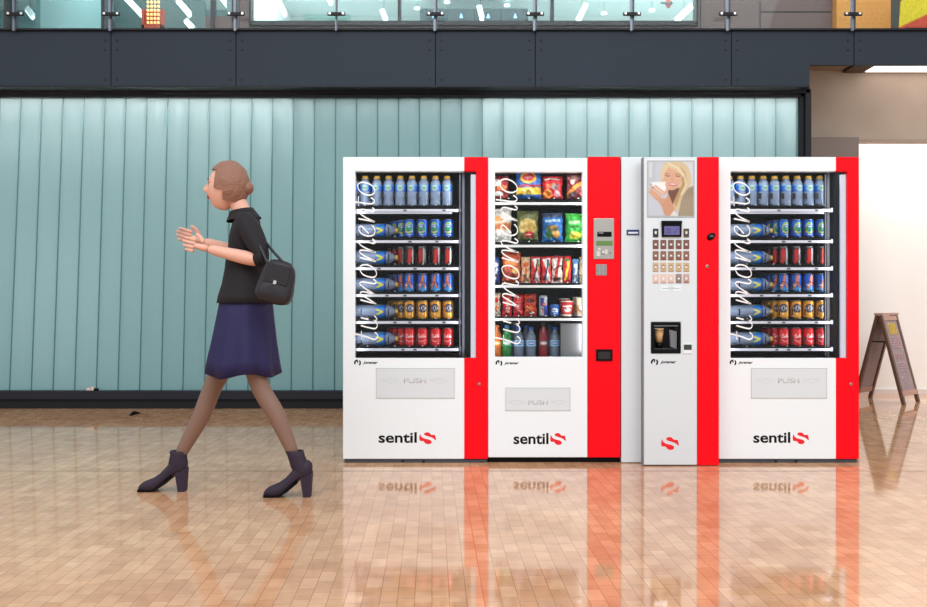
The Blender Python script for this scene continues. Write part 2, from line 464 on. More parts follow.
# ------------------------------------------------------------------ BALUSTRADE
YB = 7.98
post_m = mat('dark steel post', (64, 68, 78), .4, .4)
boltw = mat('polished clamp bolt', (240, 240, 240), .2, .8)
bal = empty('glass_balustrade', (0, YB, 3.37))
tag(bal, 'frameless glass balustrade on slim steel posts along the upper walkway', 'balustrade')
posts = [-330, -210, -90, 15, 111, 236, 336.5, 435.5, 535, 632, 728, 853]
edges_ = [-450] + posts + [980]
for a, b_ in zip(edges_, edges_[1:]):
    q = MB(); q.box(X(a+1.6, YB), X(b_-1.6, YB), YB+.02, YB+.032, Z(29.5, YB), 4.5, balglass); q.build('glass_pane', bal)
for p in posts:
    q = MB(); w = 2.0 if p != 336.5 else 1.2
    q.box(X(p-w, YB), X(p+w*.1, YB), YB-.012, YB+.012, Z(31, YB), 4.5, mat('steel post edge', (120,126,138), .35, .5)); q.box(X(p+w*.1, YB), X(p+w, YB), YB-.015, YB+.015, Z(30, YB), 4.5, post_m)
    q.build('post', bal)
    q = MB(); zc = Z(14.5, YB-.04)
    q.box(X(p-9, YB-.05), X(p+9, YB-.05), YB-.06, YB-.045, zc-.017, zc+.017, darkfr, .006, 2)
    cl = q.build('clamp', bal)
    for s_ in (-6.6, 6.6):
        q = MB(); q.lathe([(.012, 0), (.012, -.012), (.008, -.016)], (X(p+s_, YB-.06), YB-.06, zc), 10, boltw, 'y'); q.build('bolt', cl)

# ------------------------------------------------------------------ UPPER LEVEL BACKGROUND
YU = 10.6
brown = mat('taupe wall panels', (122, 98, 95), .55, var=.04, vscale=2)
orange = mat('orange plywood', (238, 160, 78), .5, var=.05, vscale=6)
fr2 = mat('brown grey window frame', (48, 43, 47), .5)
pale = mat('pale mint office wall', (222, 227, 227), .7)
teal2 = mat('teal office wall', (136, 162, 164), .7)
dgreen = mat('dark green partition', (58, 74, 74), .5)
tube = mat('lit linear lamp', (245, 255, 255), .5, emis=3.0)
def U(p): return X(p, YU)
zf = 3.42; top = 5.9
b = MB()     # taupe cladding, with the window openings left out
b.box(U(250), U(697), YU, YU+.1, zf, Z(26.3, YU), brown); b.box(U(697), U(833), YU, YU+.1, zf, top, brown)
b.box(U(235), U(250), YU, YU+.1, zf, top, brown)
b.box(U(205), U(236), YU+.01, YU+.1, zf, Z(16, YU), brown)
for p in (284, 361, 514, 590, 665): b.box(U(p-.5), U(p+.5), YU-.004, YU+.02, zf, Z(26.4, YU), darkfr)
for p in (700.5, 760): b.box(U(p-.4), U(p+.4), YU-.004, YU+.02, zf, top, darkfr)
b.box(U(760), U(831), YU-.004, YU+.02, Z(12.3, YU), Z(11.5, YU), darkfr)
tag(b.build('wall_upper'), kind='structure')
b = MB(); b.box(U(832.5), U(886), YU-.12, YU+.1, zf, top, orange)
for i in range(9):
    for k_ in range(6):
        b.lathe([(.006, 0), (.005, -.003)], (U(836+i*5+(k_%2)*2), YU-.12, Z(2+k_*5, YU)), 6, mat('ply fixing', (170, 112, 60), .5), 'y')
tag(b.build('wall_plywood'), kind='structure')
b = MB(); b.box(U(880), U(990), YU+.4, YU+.5, zf, top, mat('olive grey wall', (84, 80, 72), .6)); tag(b.build('wall_far'), kind='structure')
# windows
def window(name, x0, x1, zb_, mull, backmat, backY, ceilmat, thick=2.2):
    w = empty(name, (U((x0+x1)/2), YU, zb_)); w['kind'] = 'structure'
    q = MB(); t_ = .03
    q.box(U(x0), U(x1), YU-.06, YU+.08, zb_-.005, zb_+.045, fr2)
    q.box(U(x0), U(x0+thick), YU-.06, YU+.08, zb_, top, fr2); q.box(U(x1-thick), U(x1), YU-.06, YU+.08, zb_, top, fr2)
    for p in mull: q.box(U(p-1.6), U(p+1.6), YU-.04, YU+.08, zb_, top, fr2)
    q.build('window_frame', w)
    q = MB(); q.box(U(x0+thick), U(x1-thick), YU+.02, YU+.03, zb_+.04, top, balglass); q.build('pane', w)
    return w
window('window_1', 250, 697, Z(26, YU), (399.5, 552), pale, 0, pale)
window('window_2', -450, 236, zf, (7, 104, 213), teal2, 0, pale, 3)
CZ = 5.52
b = MB()
b.box(-13.5, 5.5, 10.72, 15.2, CZ, CZ+.05, mat('pale office ceiling', (214, 221, 220), .8)); tag(b.build('ceiling_upper'), kind='structure')
b = MB(); b.box(X(108, 13), X(205, 13), 13.0, 13.06, zf, CZ, dgreen); b.box(X(108,13), X(112,13), 10.8, 13.0, zf, CZ, teal2); b.box(X(240,11)-.1, X(240,11), 10.75, 14.2, zf, CZ, pale); tag(b.build('wall_partition'), kind='structure')
b = MB(); b.box(-13.5, X(240, 14), 14.0, 14.06, zf, CZ, teal2); tag(b.build('wall_office_left'), kind='structure')
b = MB(); b.box(X(240, 14.0), 5.5, 14.3, 14.36, zf, CZ, pale); b.box(5.0, 5.06, 10.72, 14.3, zf, CZ, pale); tag(b.build('wall_office_back'), kind='structure')
b = MB(); b.box(-13.5, 5.5, 10.72, 14.4, zf-.04, zf, mat('office floor', (150, 160, 158), .6)); tag(b.build('floor_office'), kind='structure')
def ceil_at(px_, py_, z=CZ):
    Y = (z-H)*F/(CY-py_); return Vector((X(px_, Y), Y, z))
strips = [((27, 10), (33, 18), 'short slanted strip light at the far left of the upper office'),
          ((70, 4), (74, 9), 'small ceiling light left of the walkway clamp in the upper office'),
          ((88, 22), (97, 30), 'low slanted strip light just left of the second balustrade post'),
          ((124, -3), (142, 16), 'long slanted light streak left of the glowing orange panel'),
          ((178, 2), (190, 16), 'slanted light streak right of the glowing orange panel'),
          ((186, 22), (193, 30), 'short low light streak right of the glowing orange panel'),
          ((221, -2), (232, 12), 'bright slanted light streak beside the third balustrade post'),
          ((279, 3), (285, 16), 'slanted strip light near the left end of the framed window'),
          ((327, -3), (331, 4), 'short strip light above the fourth balustrade post clamp'),
          ((382, 12), (386, 22), 'upright strip light left of the first framed window mullion'),
          ((479, 8), (482, 20), 'small upright light in front of the dark display cabinets'),
          ((586, 6), (578, 22), 'slanted strip light right of the second framed window mullion'),
          ((692, 7), (676, 22), 'slanted strip light at the right end of the framed window')]
for (a, b_, lab) in strips:  # reflections in glass and ceiling lights alike, modelled as hanging lit tubes
    Yq = 12.7
    A = P(a[0], a[1], Yq); B = P(b_[0], b_[1], Yq-.15)
    t = empty('lit_tube', (A+B)/2); tag(t, lab, 'light', None)
    q = MB(); q.bar(A+Vector((0,0,.03)), B+Vector((0,0,.03)), .07, .03, white, up=(0,1,0)); q.build('housing', t)
    q = MB(); q.bar(A, B, .05, .035, tube, up=(0,1,0)); q.build('tube', t)
    q = MB(); M_ = (A+B)/2; q.tube([M_+Vector((0,0,.04)), (M_.x, M_.y, CZ)], .003, 5, darkfr); q.build('cable', t)
for k_, (p, y) in enumerate(((417, 9), (447, 3), (507, 6), (604, 14), (652, 11), (40, 2))):
    Yq = 13.6; cc = P(p, y, Yq)
    q = MB(); q.lathe([(.045, 0), (.045, .02), (.03, .03)], cc, 16, tube, 'z'); q.lathe([(.003,.03), (.003, CZ-cc.z)], cc, 6, darkfr, 'z')
    tag(q.build('round_lamp', origin=tuple(cc)), ['round lamp just left of the dark display cabinets', 'round lamp above the left half of the display cabinets', 'round lamp above the right half of the display cabinets', 'round lamp right of the second framed window mullion', 'round lamp near the right end of the framed window', 'round lamp at the far left of the upper office'][k_], 'light')
# glowing orange lantern panel
og = empty('lantern_panel', P(153, 27, 12.4)); tag(og, 'glowing orange lattice panel standing in the dark upper office bay', 'light')
orf = mat('orange red lacquer', (170, 52, 26), .4); oglow = mat('amber lit cell', (255, 190, 120), .5, emis=1.6)
q = MB(); A = P(144, 29, 12.4); B = P(162, 0, 12.4)
q.box(A.x, B.x, 12.4, 12.44, A.z, 5.0, orf)
q.box(X(142.5,12.4), X(145,12.4), 12.36, 12.46, A.z, 5.0, orf); q.box(X(161,12.4), X(163.5,12.4), 12.36, 12.46, A.z, 5.0, orf)
q.box(X(142.5,12.4), X(163.5,12.4), 12.36, 12.46, zf, Z(25.5, 12.4), orf)
q.build('frame', og)
for i in range(4):
    for k_ in range(8):
        q = MB(); u = X(147.9+i*3.5, 12.38); z = Z(22.5-k_*4.1, 12.38); q.box(u-.014, u+.014, 12.37, 12.398, z-.016, z+.016, oglow, .003); q.build('lit_cell', og)
# dark display cabinets
for i, (a, b_) in enumerate(((420, 447), (447.4, 474), (474.4, 501), (501.4, 528))):
    r = empty('display_cabinet', (X((a+b_)/2, 13.0), 13.0, zf))
    tag(r, ['dark glass display cabinet at the left end of the row of four', 'second dark glass display cabinet in the upper office row', 'third dark glass display cabinet in the upper office row', 'dark glass display cabinet at the right end of the row of four'][i], 'cabinet')
    q = MB(); q.box(X(a,13), X(b_,13), 12.99, 13.5, zf, Z(8.5, 13), mat('dark glazed cabinet', (26, 42, 48), .3), .004); q.build('body', r)
    q = MB(); cxx = (a+b_)/2+.5; q.prism([(X(cxx-1.8,12.98), Z(18,12.98)), (X(cxx+1.8,12.98), Z(18,12.98)), (X(cxx,12.98), Z(13,12.98))], 12.97, 12.985, mat('small blue light', (150, 190, 255), .5, emis=1.2)); q.build('lamp', r)
q = MB(); q.box(X(263,13.4), X(271,13.4), 13.3, 13.5, zf, Z(8, 13.3), mat('grey green locker', (130, 160, 158), .5), .01); q.box(X(270.2,13.28), X(270.6,13.28), 13.27, 13.3, 4.4, 5.0, steel)
tag(q.build('locker', origin=(X(267,13.4), 13.4, zf)), 'tall grey green locker near the left end of the framed window', 'cabinet')
wb = empty('whiteboard', P(327, 20, 14.2)); tag(wb, 'pale framed whiteboard on the upper office wall', 'board')
q = MB(); q.box(X(304,14.2), X(350,14.2), 14.24, 14.29, Z(20,14.2), Z(7,14.2), mat('pale green frame', (170, 200, 192), .5), .005); q.build('frame', wb)
q = MB(); q.box(X(308,14.2), X(348,14.2), 14.22, 14.245, Z(17,14.2), Z(10,14.2), mat('mint board', (184, 214, 206), .4)); q.build('board', wb)
hc = empty('hanging_ornament', P(672, 0, 12.6)); tag(hc, 'small red and grey ornament hanging behind the upper window', 'ornament')
q = MB(); q.lathe([(.02, -.14), (.05, -.08), (.045, 0)], P(668.5, -2, 12.6), 12, mat('brick red', (176, 84, 80), .5)); q.build('body', hc)
q = MB(); q.bar(P(661, 3, 12.55), P(673, 3.5, 12.55), .02, .02, plinth); q.build('arm', hc)
# stripy banner
bn = Ink(60, 40, (248, 214, 30), 1.0)
bn.poly([(-.1, -.1), (.95, -.1), (-.1, .38)], (74, 56, 112)); bn.poly([(0, .95), (1, .28), (1.1, .6), (.35, 1.1), (0, 1.1)], (226, 76, 44)); bn.speck(.12, 3, 2)
Yn = 10.0
me = grid_mesh('banner', bn, lambda u, v, k: (X(902+u*60, Yn)+v*-.03, Yn+k*.02, Z(-14+v*43.5, Yn)), [printed('banner cloth', .6)], thick=True)
bo = mesh_obj('banner', me); tag(bo, 'yellow panel with red and purple diagonal stripes on the upper walkway', 'banner')
ft = MB(); ft.box(X(903,Yn), X(960,Yn), Yn-.05, Yn+.07, zf, Z(29.3, Yn)+0.003, blackp); ft.build('base', bo)

# ------------------------------------------------------------------ PRODUCTS
plast = mat('pale blue water bottle plastic', (150, 166, 196), .12, trans=.3)
capg = mat('gold cap', (226, 176, 60), .35)
alu = mat('bare aluminium', (205, 205, 210), .3, .9)
labm = printed('printed film', .35); tin = printed('printed tin', .28, 0.25); foil = printed('printed foil', .3, 0.05); paper = printed('printed card', .5)

def cyl_fn(prof_r, h, z0=0, mid=.5):
    def fn(u, v, k):
        a = -PI/2 + (u-.5)*2*PI; r = prof_r(v) if callable(prof_r) else prof_r
        return (r*math.cos(a), r*math.sin(a), z0 + (1-v)*h)
    return fn
def small_bottle():
    o = MB(); o.lathe([(.022,0),(.0285,.004),(.030,.012),(.0285,.022),(.030,.03),(.0285,.038),(.030,.046),(.0285,.054),(.030,.062),(.0285,.070),(.030,.078),(.0295,.088),(.0295,.132),(.0285,.142),(.023,.156),(.0145,.168),(.0125,.172),(.0125,.176)], n=20, m=plast)
    root = o.build('water_bottle')
    ik = Ink(48, 12, (20, 92, 186), .19/.04); ik.rect(0, .82, 1, 1, (30, 70, 160), .05); ik.rect(0, 0, 1, .12, (70, 150, 210), .05)
    ik.ell(.5, .48, .09, .40, (240, 236, 170), soft=.1); ik.ell(.5, .48, .06, .18, (60, 110, 110), soft=.1)
    l = mesh_obj('label', grid_mesh('label', ik, cyl_fn(.0302, .040, .090), [labm]), root)
    q = MB(); q.lathe([(.0155,.173),(.0165,.176),(.0165,.186),(.0145,.188)], n=20, m=capg, smooth=False); q.lathe([(.021,.1695),(.021,.173)], n=20, m=capg); cp = q.build('cap', root)
    return root
def big_bottle():
    o = MB(); prof = [(.03,0),(.041,.006)]
    z = .012
    while z < .155: prof += [(.043, z), (.0405, z+.008)]; z += .016
    prof += [(.0425,.163),(.0425,.236),(.040,.248),(.028,.27),(.016,.282),(.014,.286),(.014,.290)]
    o.lathe(prof, n=28, m=plast); root = o.build('water_bottle')
    ik = Ink(64, 16, (40, 120, 205), .27/.066); ik.rect(0, .0, 1, .22, (28, 70, 160), .05)
    for c_ in (.5, .25, .75, 0, 1): ik.line([(c_-.05, .9), (c_, .35), (c_+.06, .85)], .18, (236, 214, 70), .1)
    mesh_obj('label', grid_mesh('label', ik, cyl_fn(.0432, .064, .168), [labm]), root)
    q = MB(); q.lathe([(.016,.287),(.0165,.290),(.0165,.300),(.015,.302)], n=20, m=capg, smooth=False); q.build('cap', root)
    return root
def can(name, ink_fn, bg, h=.112, r=.0318):
    ik = Ink(80, 36, bg, (2*PI*r)/h); ink_fn(ik)
    def pr(v):
        if v < .09: return r*(.80 + .20*math.sin(v/.09*PI/2))
        if v > .95: return r*(1-.13*((v-.95)/.05)**1.5)
        return r
    me = grid_mesh(name, ik, cyl_fn(pr, h*.97, 0.002), [tin]); root = mesh_obj(name, me)
    q = MB(); q.lathe([(r*.80, h*.968),(r*.83, h*.985),(r*.83, h),(r*.78, h),(r*.77, h*.985),(.001, h*.983)], n=28, m=alu, caps=False)
    q.box(-.004, .010, -.012, .006, h*.985, h*.992, alu, .001); q.build('lid', root)
    q = MB(); q.lathe([(r*.70, 0), (r*.88, .003), (r*.87, .006)], n=28, m=alu); q.build('base', root)
    return root
def ink_green(k):   # blue tin, yellow-green arc badge
    k.rect(0, .86, 1, 1, (20, 80, 190))
    for c_ in (.5,):
        k.ell(c_, .47, .135, .33, (190, 215, 70)); k.ell(c_+.02, .50, .11, .26, (24, 90, 205)); k.rect(c_-.11, .46, c_+.12, .62, (70, 160, 90), .06)
        k.ell(c_, .36, .075, .08, (235, 240, 250)); k.line([(c_-.09, .40), (c_-.02, .34), (c_+.08, .36)], .05, (40, 60, 150)); k.line([(c_-.10, .68), (c_, .74), (c_+.1, .66)], .07, (230, 220, 70))
        k.line([(c_-.04, .86), (c_+.06, .86)], .05, (230, 230, 240))
def ink_black(k):
    k.rect(.56, 0, .60, 1, (190, 190, 195)); k.rect(.40, .0, .60, .08, (140, 140, 145))
    # red upright script
    k.line([(.44,.90),(.42,.80),(.47,.72),(.52,.78),(.50,.68),(.44,.62),(.52,.60),(.45,.52),(.52,.50),(.44,.42),(.52,.36),(.44,.28),(.50,.20),(.53,.26)], .13, (205, 40, 34), .05)
    k.line([(.47,.95),(.47,.12)], .09, (205, 44, 38), .05); k.line([(.585,.9),(.63,.5),(.6,.1)], .05, (170, 170, 175))
def ink_orangeblue(k):
    k.rect(0, .75, 1, 1, (50, 150, 220), .2)
    k.line([(.52,.12),(.50,.32)], .14, (240,130,70), .08); k.line([(.50,.3),(.46,.55),(.40,.82)], .13, (238,120,70), .06); k.line([(.50,.35),(.55,.6),(.60,.78)], .11, (238,120,70), .06)
    k.line([(.40,.42),(.62,.56)], .05, (30,50,120)); k.line([(.36,.62),(.44,.66)], .06, (240,240,250))
def ink_kas(k):
    k.rect(0, .78, 1, 1, (226, 150, 40), .2)
    k.ell(.5, .42, .15, .24, (28, 26, 60)); k.ell(.50, .43, .125, .15, (245, 240, 240))
    d = (24, 24, 60)
    k.line([(.415,.32),(.415,.54)], .045, d, .03); k.line([(.455,.32),(.42,.43),(.458,.54)], .045, d, .03)
    k.line([(.475,.54),(.50,.32),(.525,.54)], .045, d, .03); k.line([(.485,.47),(.515,.47)], .035, d, .03)
    k.line([(.585,.35),(.555,.33),(.545,.39),(.58,.45),(.575,.53),(.54,.52)], .045, d, .03)
    k.ell(.5, .74, .02, .06, (250, 240, 210)); k.ell(.62, .78, .05, .06, (240, 190, 60))
def ink_cola(k):
    w = (250, 244, 244)
    k.line([(.44,.40),(.41,.34),(.385,.42),(.39,.54),(.43,.52)], .035, w, .03); k.ell(.445,.50,.012,.05,w)
    k.line([(.47,.46),(.462,.53),(.485,.50),(.50,.45)], .032, w, .03)
    k.line([(.54,.36),(.515,.40),(.515,.52),(.55,.49)], .035, w, .03); k.ell(.565,.48,.012,.05,w)
    k.line([(.585,.34),(.58,.50),(.60,.52)], .03, w, .03); k.line([(.61,.46),(.61,.52),(.635,.45)], .032, w, .03)
    k.line([(.49,.50),(.51,.47),(.515,.44)], .03, w, .03)
    k.line([(.38,.66),(.44,.74),(.52,.76),(.62,.68)], .032, w, .03); k.ell(.6,.86,.012,.05,w)

P_small = small_bottle(); P_big = big_bottle()
P_cans = {'green': can('drink_can', ink_green, (28, 100, 215)), 'black': can('drink_can', ink_black, (22, 20, 22)),
          'oblue': can('drink_can', ink_orangeblue, (30, 96, 200)), 'kas': can('drink_can', ink_kas, (242, 168, 56)), 'cola': can('drink_can', ink_cola, (222, 26, 34))}
used = set()
def place(proto, loc, rot=(0,0,0), sc=1.0, label='', cat='', group=None):
    if proto.name in used: o = copy_tree(proto)
    else: o = proto; used.add(proto.name)
    o.location = loc; o.rotation_euler = rot; o.scale = (sc,)*3 if isinstance(sc, (int, float)) else sc
    if 'group' in o: del o['group']
    tag(o, label, cat, group); return o

# ------------------------------------------------------------------ lettering traced for the glass
def script_strokes():
    S = []
    def a(y0, pts, closed=False): S.append((smooth_pts([(725+x/10.12, y0+y/10.12) for x, y in pts], 6, closed)))
    a(170, [(68,160),(90,130),(140,125),(200,150),(236,192),(236,232),(190,254),(130,242),(85,207)], True)
    a(170, [(28,322),(100,330),(160,339),(212,340),(238,322),(228,298),(200,280)]); a(170, [(75,265),(78,365)])
    a(170, [(75,493),(160,508),(240,525)]); a(170, [(236,522),(150,482),(92,440),(82,412),(112,398),(170,408),(222,420),(241,404),(215,380)])
    a(225, [(180,88),(140,45),(110,17),(90,14),(78,32),(88,64),(124,97),(178,112),(226,100),(243,66),(235,30),(210,3)])
    a(225, [(88,328),(160,347),(250,368)]); a(225, [(236,360),(150,320),(96,284),(88,262),(112,255),(180,262),(252,276)])
    a(225, [(240,272),(160,240),(100,205),(82,177),(105,160),(170,172),(228,186),(248,168),(215,140)])
    a(225, [(88,435),(110,408),(160,403),(215,425),(252,468),(256,508),(225,529),(165,520),(112,492)], True)
    a(285, [(95,150),(170,170),(255,190)]); a(285, [(245,186),(160,132),(104,98),(96,76),(124,68),(180,80),(255,101)])
    a(285, [(245,97),(150,40),(105,5),(90,-18),(115,-32),(180,-22),(236,-14),(254,-36),(225,-60)])
    a(285, [(100,330),(180,350),(236,362),(262,345),(235,308)]); a(285, [(100,410),(190,434),(243,440),(266,415),(256,382),(222,362),(180,350)])
    a(285, [(4,489),(90,505),(170,528),(232,550),(266,534),(268,503),(240,478)]); a(285, [(105,465),(106,552)])
    return S
STROKES = script_strokes()
def script(parent, fx, fy, Y):
    q = MB()
    for k0, st in enumerate(STROKES):
        if k0 in (1, 3, 5, 6, 9, 10, 13, 15): q.build('script_letter', parent); q = MB()
        n = len(st); pts = [(X(fx(x), Y), Z(fy(y), Y)) for x, y in st]
        wd = []
        for k in range(n):
            p, r_ = st[max(k-1,0)], st[min(k+1,n-1)]
            horiz = abs(r_[0]-p[0])/(math.hypot(r_[0]-p[0], r_[1]-p[1]) or 1)
            wd.append((.75 + .75*horiz**2)*Y/F)
        q.ribbon(pts, wd, Y-.0006, Y, letterw)
    return q.build('script_letter', parent)

UP = [(268,215),(290,185),(345,172),(400,180),(435,215),(450,238),(545,240),(558,260),(582,380),(550,372),(520,340),(460,305),(380,280),(310,258),(275,235)]
LO = [(162,225),(175,235),(200,290),(250,325),(330,350),(400,365),(455,395),(465,440),(440,475),(375,488),(310,470),(275,430),(255,405),(175,400),(155,385),(148,310)]
def slogo(mb, x0, x1, y0, y1, Y):
    for poly in (UP, LO):
        mb.prism([(X(x0+(a-148)/434*(x1-x0), Y), Z(y0+(b-172)/316*(y1-y0), Y)) for a, b in poly], Y-.0008, Y, redtxt)
def jlogo(parent, x0, y0, Y, s=1.0):
    q = MB()
    def pr(pts): q.prism([(X(x0+a*s, Y), Z(y0+b*s, Y)) for a, b in pts], Y-.0006, Y, inkblk)
    arcp = lambda cx, cy, r0, r1, a0, a1, n=10: [(cx+r1*math.cos(math.radians(a0+(a1-a0)*i/n)), cy+r1*math.sin(math.radians(a0+(a1-a0)*i/n))) for i in range(n+1)] + [(cx+r0*math.cos(math.radians(a1+(a0-a1)*i/n))*.9, cy+r0*math.sin(math.radians(a1+(a0-a1)*i/n))) for i in range(n+1)]
    pr(arcp(3.2, 3.3, 1.7, 3.2, 150, 265)); pr([(2.6,.3),(4.0,.2),(4.1,3.2),(3.0,3.6),(2.9,2)]); pr(arcp(3.4, 3.3, 2.3, 3.6, -48, 52))
    text_fit(q, 'joremar', X(x0+9*s, Y), X(x0+24*s, Y), Z(y0+5.3*s, Y), Z(y0+1.7*s, Y), Y, .0006, inkblk, 0.03, 0.35)
    return q.build('maker_logo', parent)

YM = 5.389
def drinks_machine(fx, label, where):
    s = fx(1)-fx(0)
    xL, xR = fx(343), fx(488)
    root = empty('vending_machine', (X((xL+xR)/2, YM), YM+.4, 0)); tag(root, label, 'vending machine')
    zt_ = Z(157, YM); zp = Z(459.3, YM)
    m = lambda p: X(fx(p), YM)
    # cabinet shell
    q = MB(); y0, y1 = YM+.05, YM+.82
    q.box(m(343.6), m(345.5), y0, y1, zp, zt_-.004, white); q.box(m(486), m(487.5), y0, y1, zp, zt_-.004, white)
    q.box(m(345.5), m(486), y0, y1, zt_-.03, zt_-.004, white); q.box(m(345.5), m(486), y1-.02, y1, zp, zt_-.03, white)
    q.box(m(345.5), m(486), y0, y1-.02, zp, zp+.03, white); q.build('cabinet', root)
    q = MB(); q.box(m(344), m(487.3), YM+.015, y1-.02, 0, zp-.001, plinth, .003); pl = q.build('plinth', root)
    for p in (402.5, 423.5):
        q = MB(); q.lathe([(.007,0),(.007,-.003)], (m(p), YM+.015, Z(461.7, YM)), 12, blackp, 'y'); q.build('bolt', pl)
    # liner: side wall, back
    q = MB(); q.box(m(345.6), m(485.8), YM+.60, YM+.62, Z(362,YM), zt_-.035, darkliner)
    q.box(m(345.6), m(347), YM+.05, YM+.60, Z(362,YM), zt_-.035, darkliner); q.box(m(462), m(464.5), YM+.10, YM+.60, Z(362,YM), zt_-.035, darkliner)
    q.box(m(345.6), m(485.8), YM+.05, YM+.60, zt_-.06, zt_-.04, darkliner); q.box(m(345.6), m(485.8), YM+.05, YM+.60, Z(361,YM), Z(358.5,YM), darkliner)
    q.box(m(470), m(485.8), YM+.05, YM+.60, Z(362,YM), zt_-.06, darkliner)
    q.box(m(459.3), m(460.3), YM+.09, YM+.11, Z(357,YM), Z(172,YM), mat('grey upright', (60, 60, 72), .4))
    q.build('interior_liner', root)
    # door panels
    zs = [zp+.002, Z(358.2, YM), Z(171.2, YM), zt_]
    q = MB(); q.cells([m(343), m(355), m(464.2)], zs, [(0,0),(1,0),(0,1),(0,2),(1,2)], YM, YM+.048, white, .0025); door = q.build('door', root)
    q = MB(); q.cells([m(464.3), m(476.3), m(488)], zs, [(0,0),(1,0),(1,1),(0,2),(1,2)], YM-.001, YM+.048, red, .0025); rp = q.build('side_panel', root); rp['label'] = 'red right hand door strip'
    q = MB(); q.box(m(355.1), m(476.2), YM+.012, YM+.018, zs[1]+.001, zs[2]-.001, glass); gl = q.build('window_glass', root)
    q = MB(); q.box(m(470.8), m(475.8), YM+.021, YM+.04, zs[1]+.002, Z(174,YM), mat('white light strip', (206, 206, 222), .4, emis=.35)); q.build('light_strip', root)
    q = MB(); q.lathe([(.0085,0),(.0085,-.006),(.006,-.008)], (m(479.2), YM-.001, Z(384,YM)), 16, steel, 'y'); q.lathe([(.003,-.0082),(.003,-.009)], (m(479.2), YM-.001, Z(384,YM)), 8, blackp, 'y'); q.build('lock', root)
    # push flap
    q = MB(); q.box(m(376.2), m(454.6), YM-.003, YM+.004, Z(398.2,YM), Z(368,YM), mat('flap grey', (218,224,228), .45), .0015)
    fl_ = q.build('delivery_flap', root)
    ol = mat('embossed grey line', (196, 197, 196), .5)
    q = MB()
    for (a, b2, c2, d2) in ((376.2,368,454.6,368.6),(376.2,397.6,454.6,398.2),(376.2,368,376.8,398.2),(454,368,454.6,398.2)): q.box(m(a), m(c2), YM-.004, YM-.003, Z(d2,YM), Z(b2,YM), ol)
    text_fit(q, 'PUSH', m(404), m(426), Z(383,YM), Z(378,YM), YM-.003, .0008, ol, .012)
    for cx_ in (391, 439):
        q.ribbon([(m(cx_+dx), Z(380.5+dy, YM)) for dx, dy in ((-9,0),(-5,-1.6),(5,-1.6),(9,0),(4,1),(1,3),(-4,1),(-9,0))], .0016, YM-.0038, YM-.003, ol)
    q.build('flap_emboss', fl_)
    q = MB(); text_fit(q, 'sentil', m(378.6), m(416.8), Z(442.9,YM), Z(432.1,YM), YM, .0008, inkblk, .022)
    slogo(q, fx(419.3), fx(436.2), 432.3, 444.2, YM); q.build('brand_logo', root)
    jlogo(root, fx(354), 359.5, YM, s)
    script(root, lambda x: fx(x) if False else (x-729)*s+fx(355), lambda y: y, YM-.0012)
    # shelves and stock
    bases = [206.6, 237.8, 264.9, 291.8, 318.7, 345.9]
    Yp = YM+.16
    dark = mat('black wire', (30, 30, 34), .35, .3)
    small_x = [447.2-11.7*i for i in range(9)]
    can_x = [409.4, 422.5, 435.5, 448.5]
    for r_, by in enumerate(bases):
        zb_ = Z(by, Yp)
        q = MB(); q.box(m(347.2)+.002, m(458.4), YM+.09, YM+.58, zb_-.012, zb_, blackp)
        sh = q.build('shelf', root)
        yr = YM+.075
        q = MB(); q.box(m(347.4), X(fx(458.8), yr), yr, yr+.012, Z(by+5.1, yr), Z(by+2.5, yr), railw, .001)
        for p in (363+8*r_, 405+5*(r_%3), 444-7*(r_%2)): q.box(X(fx(p-1.6),yr), X(fx(p+1.6),yr), yr-.001, yr, Z(by+4.6,yr), Z(by+3,yr), plinth)
        if r_ == 0: q.box(m(347.4), X(fx(452),yr), yr+.004, yr+.014, Z(by+7,yr), Z(by+5.6,yr), railw)
        q.build('price_rail', sh)
        q = MB(); q.box(X(fx(458.6),yr), X(fx(461),yr), yr-.002, yr+.02, Z(by+5.6,yr), Z(by+1.2,yr), mat('grey upright', ()), .001); q.build('shelf_bracket', sh)
        lanes = small_x if r_ == 0 else can_x + [368, 395]
        for p in lanes:
            if p < 357: continue
            q = MB(); cx_ = X(fx(p), Yp); rr = .028
            # spiral lies under / around the product, only its front turn and the white end tip stand out
            pts = [(cx_+.031*math.cos(t*.5), YM+.112 + t*.0012, zb_+.001+ (.016 if r_ else .018)+.014*math.sin(t*.5)) for t in range(0, 26)]
            q.tube([(cx_+.002, YM+.106, zb_-.009), (cx_+.001, YM+.1, zb_-.002), (cx_+.006, YM+.098, zb_+.004)], .003, 6, mat('white spiral tip', (238, 236, 232), .4))
            q.box(cx_-.034, cx_-.031, YM+.10, YM+.20, zb_, zb_+.012, dark)
            if r_ == 0: q.box(cx_-.047 if p < 400 else cx_-.044, cx_-.026, YM+.112, YM+.124, zb_+.045, zb_+.078, dark, .002)
            else: q.box(cx_-.040, cx_-.0335, YM+.112, YM+.122, zb_+.022, zb_+.062, dark, .001)
            q.build('spiral', sh)
        if r_ == 0:
            for i, p in enumerate(small_x):
                if p < 353.2-.1: pass
                place(P_small, (X(fx(p), Yp), Yp, zb_), (0,0,random.uniform(-.25,.25)), (1.1,1.1,1.0), f'small water bottle, {ORD[i]} from the right on top shelf of {where}', 'bottle', f'small water bottles on the top shelf of the {where}')
        else:
            place(P_big, (X(fx(349), Yp), Yp, zb_+.0435), (0, PI/2, 0), (1,1,s), f'large water bottle lying on its side on {SH[r_]} shelf of {where}', 'bottle', f'large water bottles lying in the {where}')
            key, desc = [('green','blue can with yellow green badge'),('black','black can with red lettering'),('oblue','blue can with orange figure'),('kas','orange can with dark blue oval badge'),('cola','red can with white script')][r_-1]
